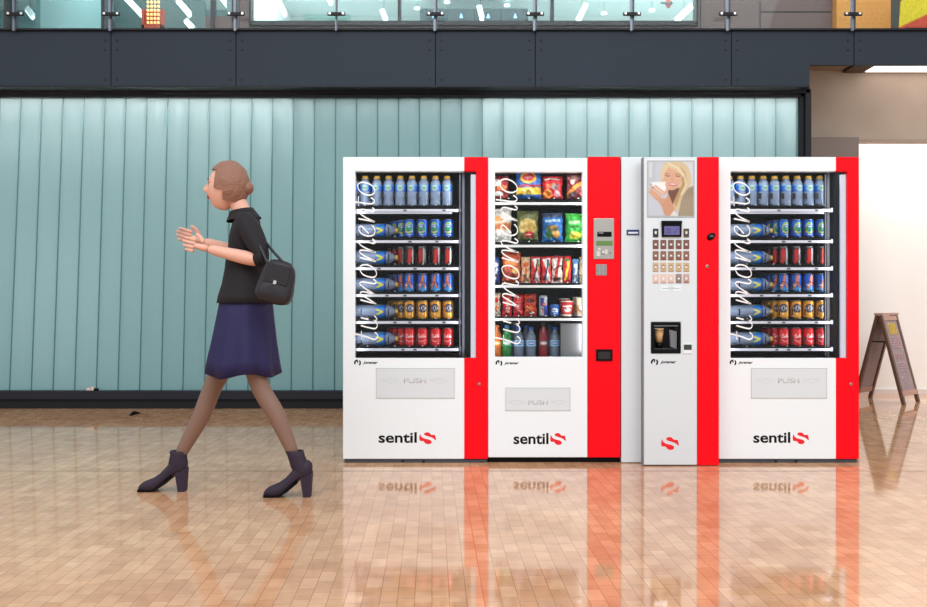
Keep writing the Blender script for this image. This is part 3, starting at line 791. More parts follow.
            for i, p in enumerate(can_x):
                place(P_cans[key], (X(fx(p), Yp), Yp, zb_), (0,0,random.uniform(-.3,.3)), 1.0, f'{desc}, {FR[i]} in {where}', 'can', f'{desc.split(" with")[0]}s in the {where}')
            for i, (p, dy) in enumerate(((401.5,.055),(396,.115),(392,.18))):
                place(P_cans[key], (X(fx(p), Yp+dy), Yp+dy, zb_), (0,0,random.uniform(-.3,.3)), 1.0, f'{desc}, {["first","second","third"][i]} back behind bottle neck in {where}', 'can', f'{desc.split(" with")[0]}s in the {where}')
            for i, p in enumerate(can_x):
                dy = .075
                place(P_cans[key], (X(fx(p-1.5), Yp+dy), Yp+dy, zb_), (0,0,random.uniform(-.3,.3)), 1.0, f'{desc}, behind {FR[i]} one in {where}', 'can', f'{desc.split(" with")[0]}s in the {where}')
    # lamp above the stock
    li = bpy.data.lights.new('machine_lamp', 'AREA'); li.shape = 'RECTANGLE'; li.size = .75; li.size_y = .03; li.energy = .7; li.color = (.92, .95, 1)
    lo = bpy.data.objects.new('machine_lamp', li); COL.objects.link(lo); lo.parent = root
    lo.location = Vector((m(405), YM+.05, Z(172.5,YM)-.004))-ORG[root.name]; lo.rotation_euler = (math.radians(18), 0, 0)
    for px_, sg in ((466.5, 1), (357.5, -1)):  # right lamp is the light strip; left one is added, hidden by the frame
        li = bpy.data.lights.new('side_lamp', 'AREA'); li.shape = 'RECTANGLE'; li.size = 1.05; li.size_y = .02; li.energy = 2.0 if sg > 0 else .7; li.color = (.93, .95, 1)
        lo = bpy.data.objects.new('side_lamp', li); COL.objects.link(lo); lo.parent = root
        lo.location = Vector((m(px_), YM+.05, Z(265,YM)))-ORG[root.name]; lo.rotation_euler = Matrix(((0,0,sg*.8),(0,1,0),(1,0,0))).to_euler() if False else (Vector((-sg*.75,.65,0)).to_track_quat('-Z','X')).to_euler()
    return root
ORD = ['first', 'second', 'third', 'fourth', 'fifth', 'sixth', 'seventh', 'eighth', 'ninth']
SH = ['top', 'second', 'third', 'fourth', 'fifth', 'bottom']
FR = ['leftmost front', 'second front', 'third front', 'rightmost front']
drinks_machine(lambda p: p, 'tall white and red drinks vending machine at the left end, beside the walking woman', 'leftmost machine')
drinks_machine(lambda p: 719+(p-343)*.9655, 'tall white and red drinks vending machine at the right end, beside the alcove', 'rightmost machine')

# ------------------------------------------------------------------ SNACK MACHINE
def bag_mesh(name, ik, w, h, T, crimp=.06, seed=0, lean=0.0):
    def fn(u, v, k):
        x = (u-.5)*2; y = (v-.5)*2
        t = T*max(0, 1-abs(x)**2.6)**.7*max(0, 1-abs(y)**3.5)**.8
        if v < crimp or v > 1-crimp: t = min(t, .003+.0008*math.sin(u*90))
        n = noise.noise(Vector((u*5+seed, v*6, k*3)))*.012*min(1, t/.01)
        taper = 1-.05*math.cos(y*PI/2)
        z = (1-v)*h*(1-.02*noise.noise(Vector((u*4, seed, 0)))*(1-v)*2)
        return (x*w/2*taper+noise.noise(Vector((v*5, seed*1.7, u)))*.006, (1 if k else -1)*(t/2) + (n if not k else -n) + lean*z, z)
    return grid_mesh(name, ik, fn, [foil], thick=True)

M2 = empty('vending_machine', (X(554, YM), YM+.4, 0)); tag(M2, 'white and red snack vending machine, second from the left, full of bags and bars', 'vending machine')
m = lambda p: X(p, YM)
zt2 = Z(156.8, YM); zp2 = Z(457.5, YM); y0, y1 = YM+.05, YM+.82
q = MB()
q.box(m(488.2), m(490), y0, y1, zp2, zt2-.004, white); q.box(m(618), m(620), y0, y1, zp2, zt2-.004, white); q.box(m(490), m(618), y0, y1, zt2-.03, zt2-.004, white)
q.box(m(490), m(618), y1-.02, y1, zp2, zt2-.03, white); q.box(m(490), m(618), y0, y1-.02, zp2, zp2+.03, white); q.build('cabinet', M2)
q = MB(); q.box(m(488.4), m(620.4), YM+.03, y1-.02, 0, zp2-.001, blackp, .003); q.build('plinth', M2)
q = MB(); q.box(m(490), m(617.8), YM+.60, YM+.62, Z(362,YM), zt2-.035, darkliner); q.box(m(490.1), m(491), YM+.05, YM+.6, Z(362,YM), zt2-.035, darkliner)
q.box(m(587), m(589), YM+.05, YM+.6, Z(362,YM), zt2-.035, darkliner); q.box(m(490), m(589), YM+.05, YM+.6, zt2-.06, zt2-.04, darkliner); q.box(m(490), m(589), YM+.05, YM+.6, Z(361,YM), Z(358.5,YM), darkliner)
q.build('interior_liner', M2)
zs = [zp2+.001, Z(357, YM), Z(172, YM), Z(158, YM)]
q = MB(); q.cells([m(488.3), m(495), m(582.6), m(587.4)], zs, [(a, b) for a in range(3) for b in range(3) if (a, b) != (1, 1)], YM, YM+.048, white, .0025); q.build('door', M2)
q = MB(); q.box(m(588), m(620.2), YM-.006, YM+.048, zp2+.001, zt2, red, .003, 2); sp = q.build('side_panel', M2); sp['label'] = 'red payment column'
q = MB(); q.box(m(495.1), m(582.5), YM+.012, YM+.018, zs[1]+.001, zs[2]-.001, glass); q.build('window_glass', M2)
q = MB(); q.box(m(505.5), m(570.2), YM-.003, YM+.004, Z(410.6,YM), Z(387.5,YM), mat('flap grey'), .0015); fl_ = q.build('delivery_flap', M2)
ol = mat('embossed grey line'); q = MB()
for (a, b2, c2, d2) in ((505.5,387.5,570.2,388.1),(505.5,410,570.2,410.6),(505.5,387.5,506.1,410.6),(569.6,387.5,570.2,410.6)): q.box(m(a), m(c2), YM-.004, YM-.003, Z(d2,YM), Z(b2,YM), ol)
text_fit(q, 'PUSH', m(528.5), m(548), Z(404.5,YM), Z(400,YM), YM-.003, .0008, ol, .012)
for cx_ in (517, 559): q.ribbon([(m(cx_+dx), Z(402+dy, YM)) for dx, dy in ((-8,0),(-4,-1.5),(4,-1.5),(8,0),(4,1),(1,2.6),(-4,1),(-8,0))], .0016, YM-.0038, YM-.003, ol)
q.build('flap_emboss', fl_)
q = MB(); text_fit(q, 'sentil', m(513.5), m(548.5), Z(444.2,YM), Z(433,YM), YM, .0008, inkblk, .022); slogo(q, 550.2, 566, 433, 445, YM); q.build('brand_logo', M2)
jlogo(M2, 495.5, 360, YM, .98)
script(M2, lambda x: 508.3+(x-740)*1.02, lambda y: 186+(y-188.8)*1.047, YM-.0012)
# payment parts
YP = YM-.006
q = MB(); q.box(m(593.4), m(613.8), YP-.006, YP, Z(259.2,YP), Z(218.4,YP), steel, .003, 2); pay = q.build('payment_panel', M2)
q = MB(); q.box(m(597), m(611.3), YP-.010, YP-.006, Z(236.8,YP), Z(231.8,YP), blackp, .002, 2); q.box(m(598.2), m(603), YP-.0105, YP-.0098, Z(233.4,YP), Z(232.8,YP), mat('pale mark', (200,200,200))); q.build('note_slot', pay)
q = MB(); q.box(m(596), m(612.2), YP-.009, YP-.006, Z(245.6,YP), Z(241,YP), mat('green lcd', (96, 138, 70), .3), .001)
text_fit(q, '12:40 0.00', m(598), m(610.5), Z(244.3,YP), Z(242.4,YP), YP-.009, .0004, mat('lcd ink', (40,70,34))) if False else None
q.build('lcd_screen', pay)
silv = mat('pale brushed alloy', (222, 220, 212), .3, .5)
q = MB()
q.lathe([(.010,0),(.010,-.006),(.007,-.009)], (m(599), YP-.006, Z(249.5,YP)), 12, silv, 'y'); q.lathe([(.011,0),(.011,-.005),(.006,-.009)], (m(603), YP-.006, Z(252.5,YP)), 12, silv, 'y')
q.box(m(596), m(600), YP-.010, YP-.006, Z(256.5,YP), Z(251,YP), silv, .001); q.box(m(604.5), m(607.3), YP-.011, YP-.006, Z(254.5,YP), Z(249.5,YP), silv, .001); q.build('coin_mechanism', pay)
q = MB(); q.lathe([(.0065,0),(.0065,-.004)], (m(609.8), YP-.006, Z(252.6,YP)), 12, steel, 'y'); q.lathe([(.003,-.004),(.003,-.005)], (m(609.8), YP-.006, Z(252.6,YP)), 8, blackp, 'y'); q.build('lock', pay)
q = MB(); q.box(m(595.8), m(606.6), YP-.003, YP, Z(275.6,YP), Z(264.3,YP), steel, .0015); kp = q.build('keypad', M2)
for i in range(3):
    for k_ in range(4):
        q = MB(); cx_, cy_ = 597.6+i*3.6, 266-.1+k_*2.7; q.box(m(cx_-1.35), m(cx_+1.35), YP-.006, YP-.003, Z(cy_+1.05,YP), Z(cy_-1.05,YP), mat('key grey', (150,152,156), .4, .3), .0008)
        q.build('key', kp)
q = MB(); q.cells([m(595.8), m(597.8), m(610.3), m(612.2)], [Z(361,YP), Z(359,YP), Z(351.5,YP), Z(349.3,YP)], [(a, b) for a in range(3) for b in range(3) if (a, b) != (1, 1)], YP-.008, YP, blackp, .0015)
q.box(m(597.8), m(610.3), YP-.002, YP, Z(359,YP), Z(351.5,YP), mat('coin cup', (34, 26, 30), .3)); q.build('coin_return', M2)

# shelves
Yp = YM+.17
rows = [200.3, 242.8, 283.2, 316.2]
shl = []
for i, by in enumerate(rows):
    zb_ = Z(by, Yp); q = MB(); q.box(m(491.2), m(586.6), YM+.09, YM+.58, zb_-.012, zb_, blackp); sh = q.build('shelf', M2); shl.append(sh)
    yr = YM+.075; q = MB(); q.box(m(490.6), m(586.8), yr, yr+.012, Z(by+4.5, yr), Z(by+2.0, yr), mat('rail white', (244,244,246), .35), .001); q.build('price_rail', sh)
    lanes = [[508, 528.5, 553.5, 577.5], [500, 528.5, 553.5, 577.5], [504, 516, 526, 536, 546, 556, 567, 576, 583.5], [497, 505.5, 518, 530.5, 545, 554, 569, 582]][i]
    for p in lanes:
        q = MB(); cx_ = X(p, YM+.1)
        q.tube([(cx_+.002, YM+.104, zb_-.009), (cx_+.001, YM+.098, zb_-.002), (cx_+.006, YM+.095, zb_+.006)], .0034, 6, mat('white spiral tip'))
        w_ = .05 if i < 2 else .024
        q.tube([(cx_+w_*math.cos(t*.6)*(1 if i > 1 else .9), YM+.10+t*.006, zb_+.006+.05*(1+math.sin(t*.6-1.5))*.5) for t in range(0, 22)], .0013, 5, mat('black wire'))
        q.build('spiral', sh)
q = MB(); q.box(X(560.5,Yp), X(588,Yp), YM+.10, YM+.5, Z(357.5,Yp), Z(323,Yp), mat('brushed grey chute', (112,112,116), .4, .4), .003); q.box(X(560.5,Yp-.065), X(563.5,Yp-.065), YM+.098, YM+.101, Z(356,YM+.1), Z(323,YM+.1), mat('dark chute edge', (100,100,102), .4)); q.build('chute', M2)
q = MB(); q.box(m(491.2), m(586.6), YM+.09, YM+.58, Z(358.5, Yp)-.01, Z(358.5,Yp), blackp); q.build('shelf', M2)

def snack(ik, p0, p1, ytop, ybase, T, cat, name, label, seed, dy=0, group=None):
    Y = Yp+dy; w = (p1-p0)*Y/F; h = (ybase-ytop)*Y/F
    me = bag_mesh(name, ik, w, h, T, seed=seed); o = mesh_obj(name, me); o.location = (X((p0+p1)/2, Y), Y, Z(ybase, Y)); o.rotation_euler = (0, 0, random.uniform(-.08,.08))
    tag(o, label, cat, group); return o
W, B_, Y_, R_, G_ = (245,243,240), (30,100,190), (244,200,70), (214,30,40), (60,160,60)
def bag(bg, w=40, h=52, asp=.8): return Ink(w, h, bg, asp)
k = bag((150, 40, 40)); k.ell(.3,.3,.25,.15,W); k.ell(.6,.5,.3,.12,(220,120,60)); k.ell(.4,.75,.3,.1,W); k.speck(.4,1)
snack(k, 491.8, 508.5, 176, 200.3, .05, 'snack bag', 'snack_bag', 'crumpled red and white snack bag at left end of the top shelf in snack machine', 1)
k = bag((30, 90, 175)); k.rect(0,.58,1,.82,(244,196,70),.05); k.line([(0,.56),(.3,.50),(.7,.54),(1,.50)],.06,(190,30,50)); k.ell(.48,.24,.32,.20,(246,190,50)); k.ell(.48,.24,.23,.125,(200,50,70)); k.line([(.34,.26),(.4,.2),(.46,.27),(.52,.2),(.6,.26)],.03,(240,180,190)); k.ell(.45,.70,.22,.09,(252,226,130)); k.line([(.42,.75),(.5,.66),(.58,.75)],.04,(180,120,40)); k.speck(.25,2)
snack(k, 515.6, 541.5, 171, 200.3, .07, 'snack bag', 'snack_bag', 'blue snack bag with a yellow ring badge on the top shelf of the snack machine', 2)
k = bag((206, 30, 42)); k.line([(.12,.14),(.4,.12),(.85,.15)],.07,W); k.ell(.25,.75,.22,.2,(230,130,40)); k.ell(.55,.45,.16,.14,(150,130,130)); k.ell(.3,.42,.14,.1,(240,110,60)); k.ell(.75,.75,.15,.14,(240,190,200)); k.ell(.75,.45,.12,.14,(120,60,60)); k.speck(.4,3)
snack(k, 542.2, 562.5, 176.5, 200.3, .06, 'snack bag', 'snack_bag', 'bright red snack bag third from the left on the top shelf of the snack machine', 3)
k = bag((120, 40, 44)); k.ell(.35,.15,.3,.1,(200,150,150)); k.line([(.1,.75),(.5,.45),(.9,.3)],.14,(238,150,50)); k.ell(.3,.3,.12,.1,(220,200,200)); k.ell(.8,.75,.15,.1,(230,120,130)); k.ell(.3,.8,.2,.12,(90,60,70)); k.speck(.4,4)
snack(k, 566.6, 588-1.5, 175, 200.3, .06, 'snack bag', 'snack_bag', 'dark red and orange snack bag at right end of the top shelf in snack machine', 4)
k = bag((236,232,228)); k.rect(0,.42,1,.62,(196,112,60),.1); k.ell(.3,.3,.3,.08,(230,150,90)); k.ell(.7,.75,.2,.1,(220,214,210)); k.speck(.12,5)
snack(k, 491.8, 511.8, 209, 242.8, .06, 'snack bag', 'snack_bag', 'white and tan snack bag at left end of the second shelf in snack machine', 5)
k = bag((112,116,70)); k.ell(.5,.50,.42,.26,(206,176,96)); k.ell(.3,.45,.14,.12,(216,190,116)); k.ell(.65,.55,.14,.12,(196,160,80)); k.ell(.55,.75,.25,.10,(206,40,44)); k.line([(.4,.75),(.7,.75)],.03,(240,220,210)); k.rect(0,.9,1,1,(70,80,44)); k.speck(.3,6)
snack(k, 517, 538.5, 211, 242.8, .07, 'snack bag', 'snack_bag', 'olive green bag of pale crisps on the second shelf of the snack machine', 6)
k = bag((40,110,190)); k.rect(0,0,1,.15,(70,80,110)); k.line([(.2,.28),(.8,.26)],.09,(180,210,235)); k.ell(.5,.55,.32,.14,(90,100,60)); k.ell(.35,.75,.2,.12,(60,130,70)); k.ell(.7,.72,.2,.12,(220,160,80)); k.ell(.55,.48,.18,.06,(190,140,90)); k.speck(.35,7)
snack(k, 542, 562.8, 213, 242.8, .06, 'snack bag', 'snack_bag', 'blue snack bag beside the green one on the second shelf of the snack machine', 7)
k = bag((58,166,62)); k.line([(.15,.32),(.6,.30)],.1,(150,210,140)); k.ell(.45,.76,.3,.12,(226,216,60)); k.ell(.3,.7,.1,.08,(240,230,90)); k.rect(.2,.42,.7,.5,(30,110,50)); k.speck(.2,8)
snack(k, 565, 586.5, 213.5, 242.8, .06, 'snack bag', 'snack_bag', 'bright green snack bag at the right end of the second shelf of the snack machine', 8)
bars = [(491.8,499.8,257,(40,70,140),(230,230,240),'small blue and white packet at the left end of the third shelf'),
        (502.5,520.8,252,(196,80,40),(236,150,80),'orange red wrapped pastry bag on the third shelf'),
        (521.3,530,257,(226,190,150),(220,110,50),'cream and orange bar behind the end of the lettering on the third shelf'),
        (530.6,540.6,256.5,(222,40,44),W,'red and white wrapped bar, first of the red bars on the third shelf'),
        (541.2,551.2,256.5,(226,44,46),W,'red and white wrapped bar at the middle of the third shelf'),
        (551.8,562.2,256,(236,224,216),(200,40,50),'white bar with red writing on the third shelf'),
        (562.8,571.4,256,(200,34,40),(120,110,40),'dark red bar with yellow lettering on the third shelf'),
        (572.4,578.6,259,(80,130,180),(220,226,230),'thin pale blue packet near the right end of the third shelf'),
        (579.4,586,257,(190,170,120),(120,110,100),'beige packet at the right end of the third shelf')]
for n_, (a, b, t_, c1, c2, lab) in enumerate(bars):
    k = Ink(22, 50, c1, .35); 
    if n_ == 1: k.ell(.5,.35,.4,.12,c2); k.ell(.4,.75,.35,.12,(150,50,40)); k.ell(.7,.6,.2,.1,(240,190,120))
    elif n_ in (3, 4): k.poly([(.1,.1),(.95,.05),(.7,.5),(.95,.95),(.35,.9),(.5,.55)], c2, .04); k.line([(.35,.85),(.7,.15)],.07,(110,50,30) if n_ == 3 else (40,60,120)); k.ell(.75,.3,.15,.06,(40,120,60))
    elif n_ == 5: k.line([(.3,.9),(.7,.1)],.10,c2); k.ell(.5,.85,.4,.06,(90,50,30)); k.rect(0,0,1,.08,(200,40,50)); k.line([(.2,.5),(.9,.35)],.05,(60,40,40))
    elif n_ == 6: k.line([(.3,.85),(.65,.2)],.10,(240,210,60)); k.ell(.5,.15,.3,.06,(60,120,60))
    else: k.ell(.5,.3,.35,.1,c2); k.line([(.3,.9),(.6,.45)],.09,c2); k.ell(.5,.7,.2,.06,(120,70,40))
    k.speck(.25, 20+n_, 3)
    snack(k, a, b, t_, 283.2, .03 if b-a < 15 else .05, 'snack bar' if n_ != 1 else 'snack bag', 'snack_bar' if n_ != 1 else 'snack_bag', lab.replace(' on the ', ' on ')+' of snack machine', 20+n_)
rowd = [(491.8,500.5,293,(200,180,160),R_,'packet of biscuits at the left end of the fourth shelf',.03),
        (502.5,512,295,(200,30,40),W,'red bag with white upright lettering, left of its twin on the fourth shelf',.03),
        (513.3,523.2,294.5,(206,32,42),(240,150,150),'red bag with white upright lettering, right of its twin on the fourth shelf',.03),
        (524.2,536.6,294,(196,60,40),(90,30,30),'orange red bag of snacks left of the slim can on the fourth shelf',.04)]
for n_, (a, b, t_, c1, c2, lab, T) in enumerate(rowd):
    k = Ink(26, 46, c1, .45)
    if n_ in (1, 2): 
        for r_ in range(5): k.ell(.55,.18+r_*.15,.22,.055,c2); k.ell(.55,.18+r_*.15,.10,.02,c1)
    else: k.ell(.5,.3,.35,.1,c2); k.ell(.4,.65,.3,.12,(230,120,60)); k.ell(.6,.85,.2,.05,W)
    k.speck(.3, 40+n_, 3)
    snack(k, a, b, t_, 316.2, T, 'snack bag', 'snack_bag', lab.replace(' on the ', ' on ')+' of snack machine', 40+n_)
def zz(by): return Z(by, Yp)
# slim energy can, small blue tub, cups, cream packs
def inkslim(k): k.rect(0,0,1,.06,(200,200,205)); k.poly([(.36,.1),(.5,.1),(.5,.55),(.36,.5)],(36,60,150)); k.poly([(.5,.5),(.64,.45),(.64,.95),(.5,.98)],(36,60,150)); k.ell(.5,.42,.07,.06,(226,40,50)); k.ell(.5,.42,.03,.03,(240,200,60)); k.line([(.47,.85),(.47,.6)],.05,(220,40,50)); k.poly([(.64,0),(1,0),(1,1),(.64,1)],(36,60,150))
o = can('slim_can', inkslim, (190, 194, 204), h=.128, r=.027); o.location = (X(543.5,Yp), Yp, zz(316.2)); tag(o, 'tall slim blue and silver can on the fourth shelf of the snack machine', 'can')
def inkblue(k): k.ell(.5,.5,.12,.2,(230,236,245)); k.line([(.42,.5),(.58,.5)],.06,(30,80,170)); k.ell(.5,.8,.06,.06,(200,220,240))
o = can('small_tin', inkblue, (40, 96, 180), h=.072, r=.029); o.location = (X(554.5,Yp), Yp, zz(316.2)); tag(o, 'short blue tin beside the slim can on the fourth shelf of the snack machine', 'tin')
def cup_box(p0, p1, yt, c1, c2, lab, dy=0):
    Y = Yp+dy; w = (p1-p0)*Y/F; h = (316.2-yt)*Y/F
    k = Ink(30, 34, c1, .8); k.ell(.5,.5,.38,.3,c2); k.ell(.5,.55,.2,.16,(240,240,235)); k.line([(.25,.3),(.75,.3)],.08,W); k.rect(0,.86,1,1,(236,220,210)); k.speck(.15, int(p0), 3)
    def fn(u, v, kk):
        t_ = 1-.18*v; a = (u-.5)*PI
        return (math.sin(a)*w/2*t_, (-math.cos(a) if not kk else math.cos(a))*w*.42*t_, (1-v)*h)
    me = grid_mesh('snack_tub', k, fn, [paper], thick=True); o = mesh_obj('snack_tub', me); o.location = (X((p0+p1)/2,Y), Y, Z(316.2,Y)); tag(o, lab, 'tub')
    q = MB(); q.lathe([(w*.5, h),(w*.53, h+.002),(w*.53, h+.006),(w*.4, h+.007)], n=20, m=mat('cream lid', (228,220,205), .4)); q.build('lid', o)
cup_box(560.8, 573, 302, (196,34,40), (220,70,60), 'red tub with cream lid, front of tubs on the fourth shelf in snack machine')
cup_box(576, 586.4, 299, (232,214,180), (220,150,90), 'cream and orange tub at the right end of the fourth shelf of the snack machine')
cup_box(559, 570, 299.5, (196,34,40), (220,70,60), 'red tub standing behind the front red tub in the snack machine', .095)
cup_box(572.5, 582, 298, (232,214,180), (220,150,90), 'cream tub standing behind the cream and orange tub in the snack machine', .09)
# bottles on the bottom
def drink_bottle(p, c, capc, lab, labc, yt, label_rgb, w=.031, tr=.4, dy=0):
    Y = Yp+dy; h = (358.5-yt)*Y/F
    b_ = mat('bottle '+c[0], c[1], .1, trans=tr)
    o = MB(); prof = [(w*.8,0),(w,.008),(w*.93,.03),(w,.045),(w*.95,.06),(w,.075),(w,.115),(w*.95,.12),(w*.97,.14),(w*.8,h-.05),(w*.45,h-.022),(w*.42,h-.014)]
    o.lathe(prof, n=20, m=b_); root = o.build('drink_bottle'); root.location = (X(p,Y), Y, Z(358.5,Y)); tag(root, lab, 'bottle')
    ik = Ink(40, 12, labc, 4); ik.ell(.5,.5,.12,.3,label_rgb); ik.line([(.42,.5),(.58,.5)],.15,W,.1)
    mesh_obj('label', grid_mesh('label', ik, cyl_fn(w*1.015, .038, .077), [labm]), root)
    q = MB(); q.lathe([(w*.5,h-.018),(w*.5,h-.002),(w*.42,h)], n=16, m=mat('cap '+capc[0], capc[1], .4), smooth=False); q.build('cap', root)
blu = ('blue', (40, 90, 190))
drink_bottle(496.8, ('orange', (214,110,40)), ('orange', (220,110,40)), 'orange drink bottle at the left end of the bottom shelf of the snack machine', (230,110,40), 325, (240,220,120), tr=.1)
drink_bottle(507, ('green', (30,130,60)), ('green', (40,120,190)), 'green drink bottle on the bottom shelf of the snack machine', (40,150,90), 325, (220,230,240), tr=.2)
drink_bottle(518.8, ('clear', (128,142,164)), blu, 'clear water bottle with blue cap next to the green bottle in the snack machine', (150,190,225), 327, (40,90,170))
drink_bottle(531, ('clear', ()), blu, 'clear water bottle with blue cap left of the red bottle in the snack machine', (150,190,225), 327, (40,90,170))
drink_bottle(543.4, ('red', (140,20,34)), ('dark', (40,30,34)), 'dark red drink bottle on the bottom shelf of the snack machine', (110,40,50), 323, (180,170,170), tr=.1)
drink_bottle(554.8, ('clear', ()), blu, 'clear water bottle with blue cap beside the grey chute in the snack machine', (150,190,225), 327, (40,90,170))
drink_bottle(514, ('clear', ()), blu, 'clear water bottle standing behind the green bottle in the snack machine', (150,190,225), 325, (40,90,170), dy=.08)
drink_bottle(526.5, ('clear', ()), blu, 'clear water bottle standing behind the front pair in the snack machine', (150,190,225), 325, (40,90,170), dy=.08)
drink_bottle(550, ('clear', ()), blu, 'clear water bottle standing behind the red bottle in the snack machine', (150,190,225), 325, (40,90,170), dy=.08)
li = bpy.data.lights.new('machine_lamp', 'AREA'); li.shape = 'RECTANGLE'; li.size = .5; li.size_y = .03; li.energy = .7; li.color = (1, .98, .94)
lo = bpy.data.objects.new('machine_lamp', li); COL.objects.link(lo); lo.parent = M2
lo.location = Vector((m(539), YM+.05, Z(173,YM)-.004))-ORG[M2.name]; lo.rotation_euler = (math.radians(18), 0, 0)
for px_, sg in ((584.5, 1), (492.5, -1)):
    li = bpy.data.lights.new('side_lamp', 'AREA'); li.shape = 'RECTANGLE'; li.size = 1.05; li.size_y = .02; li.energy = 1.5 if sg > 0 else .8; li.color = (1, .98, .95)
    lo = bpy.data.objects.new('side_lamp', li); COL.objects.link(lo); lo.parent = M2
    lo.location = Vector((m(px_), YM+.055, Z(265,YM)))-ORG[M2.name]; lo.rotation_euler = (Vector((-sg*.7,.7,0)).to_track_quat('-Z','X')).to_euler()

# ------------------------------------------------------------------ COFFEE MACHINE
YC = 5.29
M3 = empty('coffee_machine', (X(670, YC), YC+.45, 0)); tag(M3, 'slim white and red coffee vending machine with rows of drink buttons', 'coffee machine')
m = lambda p: X(p, YC); ztc = Z(157, YC)
q = MB(); q.box(X(621.2,YM), X(643.2,YM), YM-.004, YM+.82, 0.003, Z(157,YM), silverp, .004, 2); cp = q.build('side_cabinet', M3)
q = MB(); q.box(X(626.5,YM), X(638.8,YM), YM-.010, YM-.004, Z(235.2,YM), Z(229.8,YM), mat('navy badge', (36,60,104), .3), .001, 1)
q.box(X(628,YM), X(637.8,YM), YM-.0106, YM-.0098, Z(233.8,YM), Z(232,YM), mat('badge white', (225,232,240))); q.build('badge', cp)
q = MB(); q.cells([m(643.6), m(651), m(680.6), m(697)], [.006, Z(353.4,YC), Z(322,YC), ztc], [(a,b) for a in range(3) for b in range(3) if (a,b)!=(1,1)], YC, YC+.05, silverp, .003); cd = q.build('door', M3)
q = MB(); q.box(m(645.5), m(718.5), YC+.055, YM+.80, .006, ztc-.004, white) if False else None
q.box(m(645), m(647), YC+.055, YM+.8, .006, ztc-.004, white); q.box(m(716.5), m(718.2), YC+.055, YM+.8, .006, ztc-.004, white); q.box(m(647), m(716.5), YC+.055, YM+.8, ztc-.03, ztc-.004, white); q.box(m(647), m(716.5), YC+.055, YM+.8, .006, .03, white); q.box(m(647), m(716.5), YM+.78, YM+.8, .03, ztc-.03, white)
q.build('cabinet', M3)
q = MB(); q.box(m(643.0), m(643.7), YC-.001, YC+.06, .004, ztc-.001, mat('grey seam', (120,122,126), .5)); q.build('door_trim', M3)
q = MB(); q.box(m(697.4), m(719), YC-.001, YC+.05, .004, ztc, red, .003, 2); sp = q.build('side_panel', M3); sp['label'] = 'red right hand strip'
q = MB(); q.lathe([(.001,-.012),(.022,-.011),(.026,-.006),(.027,0)], (0,0,0), 20, blackp, 'y'); bmesh.ops.transform(q.bm, matrix=Matrix.Translation((m(711), YC-.001, Z(236.5,YC))) @ Matrix.Rotation(math.radians(-35), 4, 'Y') @ Matrix.Diagonal((1.05,1,.72,1)), verts=q.bm.verts[:]); q.box(m(709.5), m(712.8), YC-.016, YC-.012, Z(237.2,YC), Z(235.6,YC), mat('grey lock slot', (90,90,94))); q.build('handle', sp)
q = MB(); q.lathe([(.010,0),(.010,-.004),(.007,-.006)], (m(707), YC-.001, Z(266.3,YC)), 14, steel, 'y'); q.lathe([(.004,-.006),(.004,-.007)], (m(707.4), YC-.001, Z(266.3,YC)), 8, blackp, 'y'); q.build('lock', sp)
# poster
ps = Ink(92, 112, (206, 212, 222), .83)
pp = lambda l: [((a-50)/342, (b-52)/413) for a, b in l]
def E(x, y, rx, ry, c, rot=0, s_=.02): ps.ell((x-50)/342, (y-52)/413, rx/342, ry/413, c, rot, s_)
ps.poly(pp([(50,52),(110,52),(100,200),(50,210)]), (196,204,214), .08); ps.poly(pp([(55,60),(80,60),(78,170),(58,180)]), (226,228,224), .05)
ps.poly(pp([(300,52),(392,52),(392,250),(340,250)]), (222,224,226), .1)
ps.poly(pp([(172,66),(235,52),(300,52),(345,85),(368,140),(376,215),(352,262),(318,310),(300,360),(285,420),(240,425),(228,380),(250,300),(275,200),(150,215),(142,140)]), (222,200,160), .03)
ps.poly(pp([(392,235),(350,255),(312,310),(296,360),(275,465),(392,465)]), (160,142,118), .02)
for i in range(14): ps.line(pp([(300+i*7, 300+(i%3)*20), (290+i*7, 460)]), .006, (186,170,146), .01)
ps.poly(pp([(195,240),(290,255),(262,320),(232,388),(205,340)]), (122,80,60), .03)
ps.poly(pp([(290,90),(330,140),(335,220),(300,290),(270,370),(255,400),(248,350),(275,290),(305,220)]), (190,156,108), .03)
E(228, 178, 70, 92, (228,178,148), .1)
ps.poly(pp([(165,80),(210,62),(290,95),(325,150),(310,170),(260,120),(205,95),(172,140),(165,190),(150,185),(145,120)]), (230,208,168), .03)
ps.line(pp([(200,62),(270,100),(320,160),(335,230),(300,300)]), .025, (240,224,190), .02)
ps.line(pp([(182,158),(200,164),(212,160)]), .012, (90,60,50)); ps.line(pp([(258,160),(276,166),(292,160)]), .012, (90,60,50))
ps.line(pp([(180,146),(205,144)]), .01, (160,110,80)); ps.line(pp([(258,146),(288,146)]), .01, (160,110,80))
ps.line(pp([(232,165),(226,192),(238,196)]), .010, (206,146,120)); E(236,226,30,12,(200,90,90),.05); E(236,224,24,6,(252,248,246),.05)
ps.poly(pp([(118,340),(165,360),(205,300),(225,350),(262,440),(205,465),(175,462),(150,390)]), (214,160,128), .02)
ps.poly(pp([(76,208),(186,206),(184,262),(170,300),(130,290),(86,250)]), (250,250,250), .02)
ps.poly(pp([(62,262),(80,262),(110,300),(150,330),(190,330),(160,370),(110,345),(66,300)]), (218,166,134), .02)
for (a, b) in (((60,285),(120,325)),((66,262),(140,315)),((84,248),(160,305)),((104,238),(172,290))): ps.line(pp([a, b]), .035, (226,176,146), .02)
ps.line(pp([(186,222),(200,262),(176,292)]), .04, (226,176,146), .02); E(68,228,8,8,(220,160,140)); E(86,248,7,5,(150,90,110))
ps.poly(pp([(214,465),(246,420),(276,465)]), (238,234,230), .02); ps.a *= .93
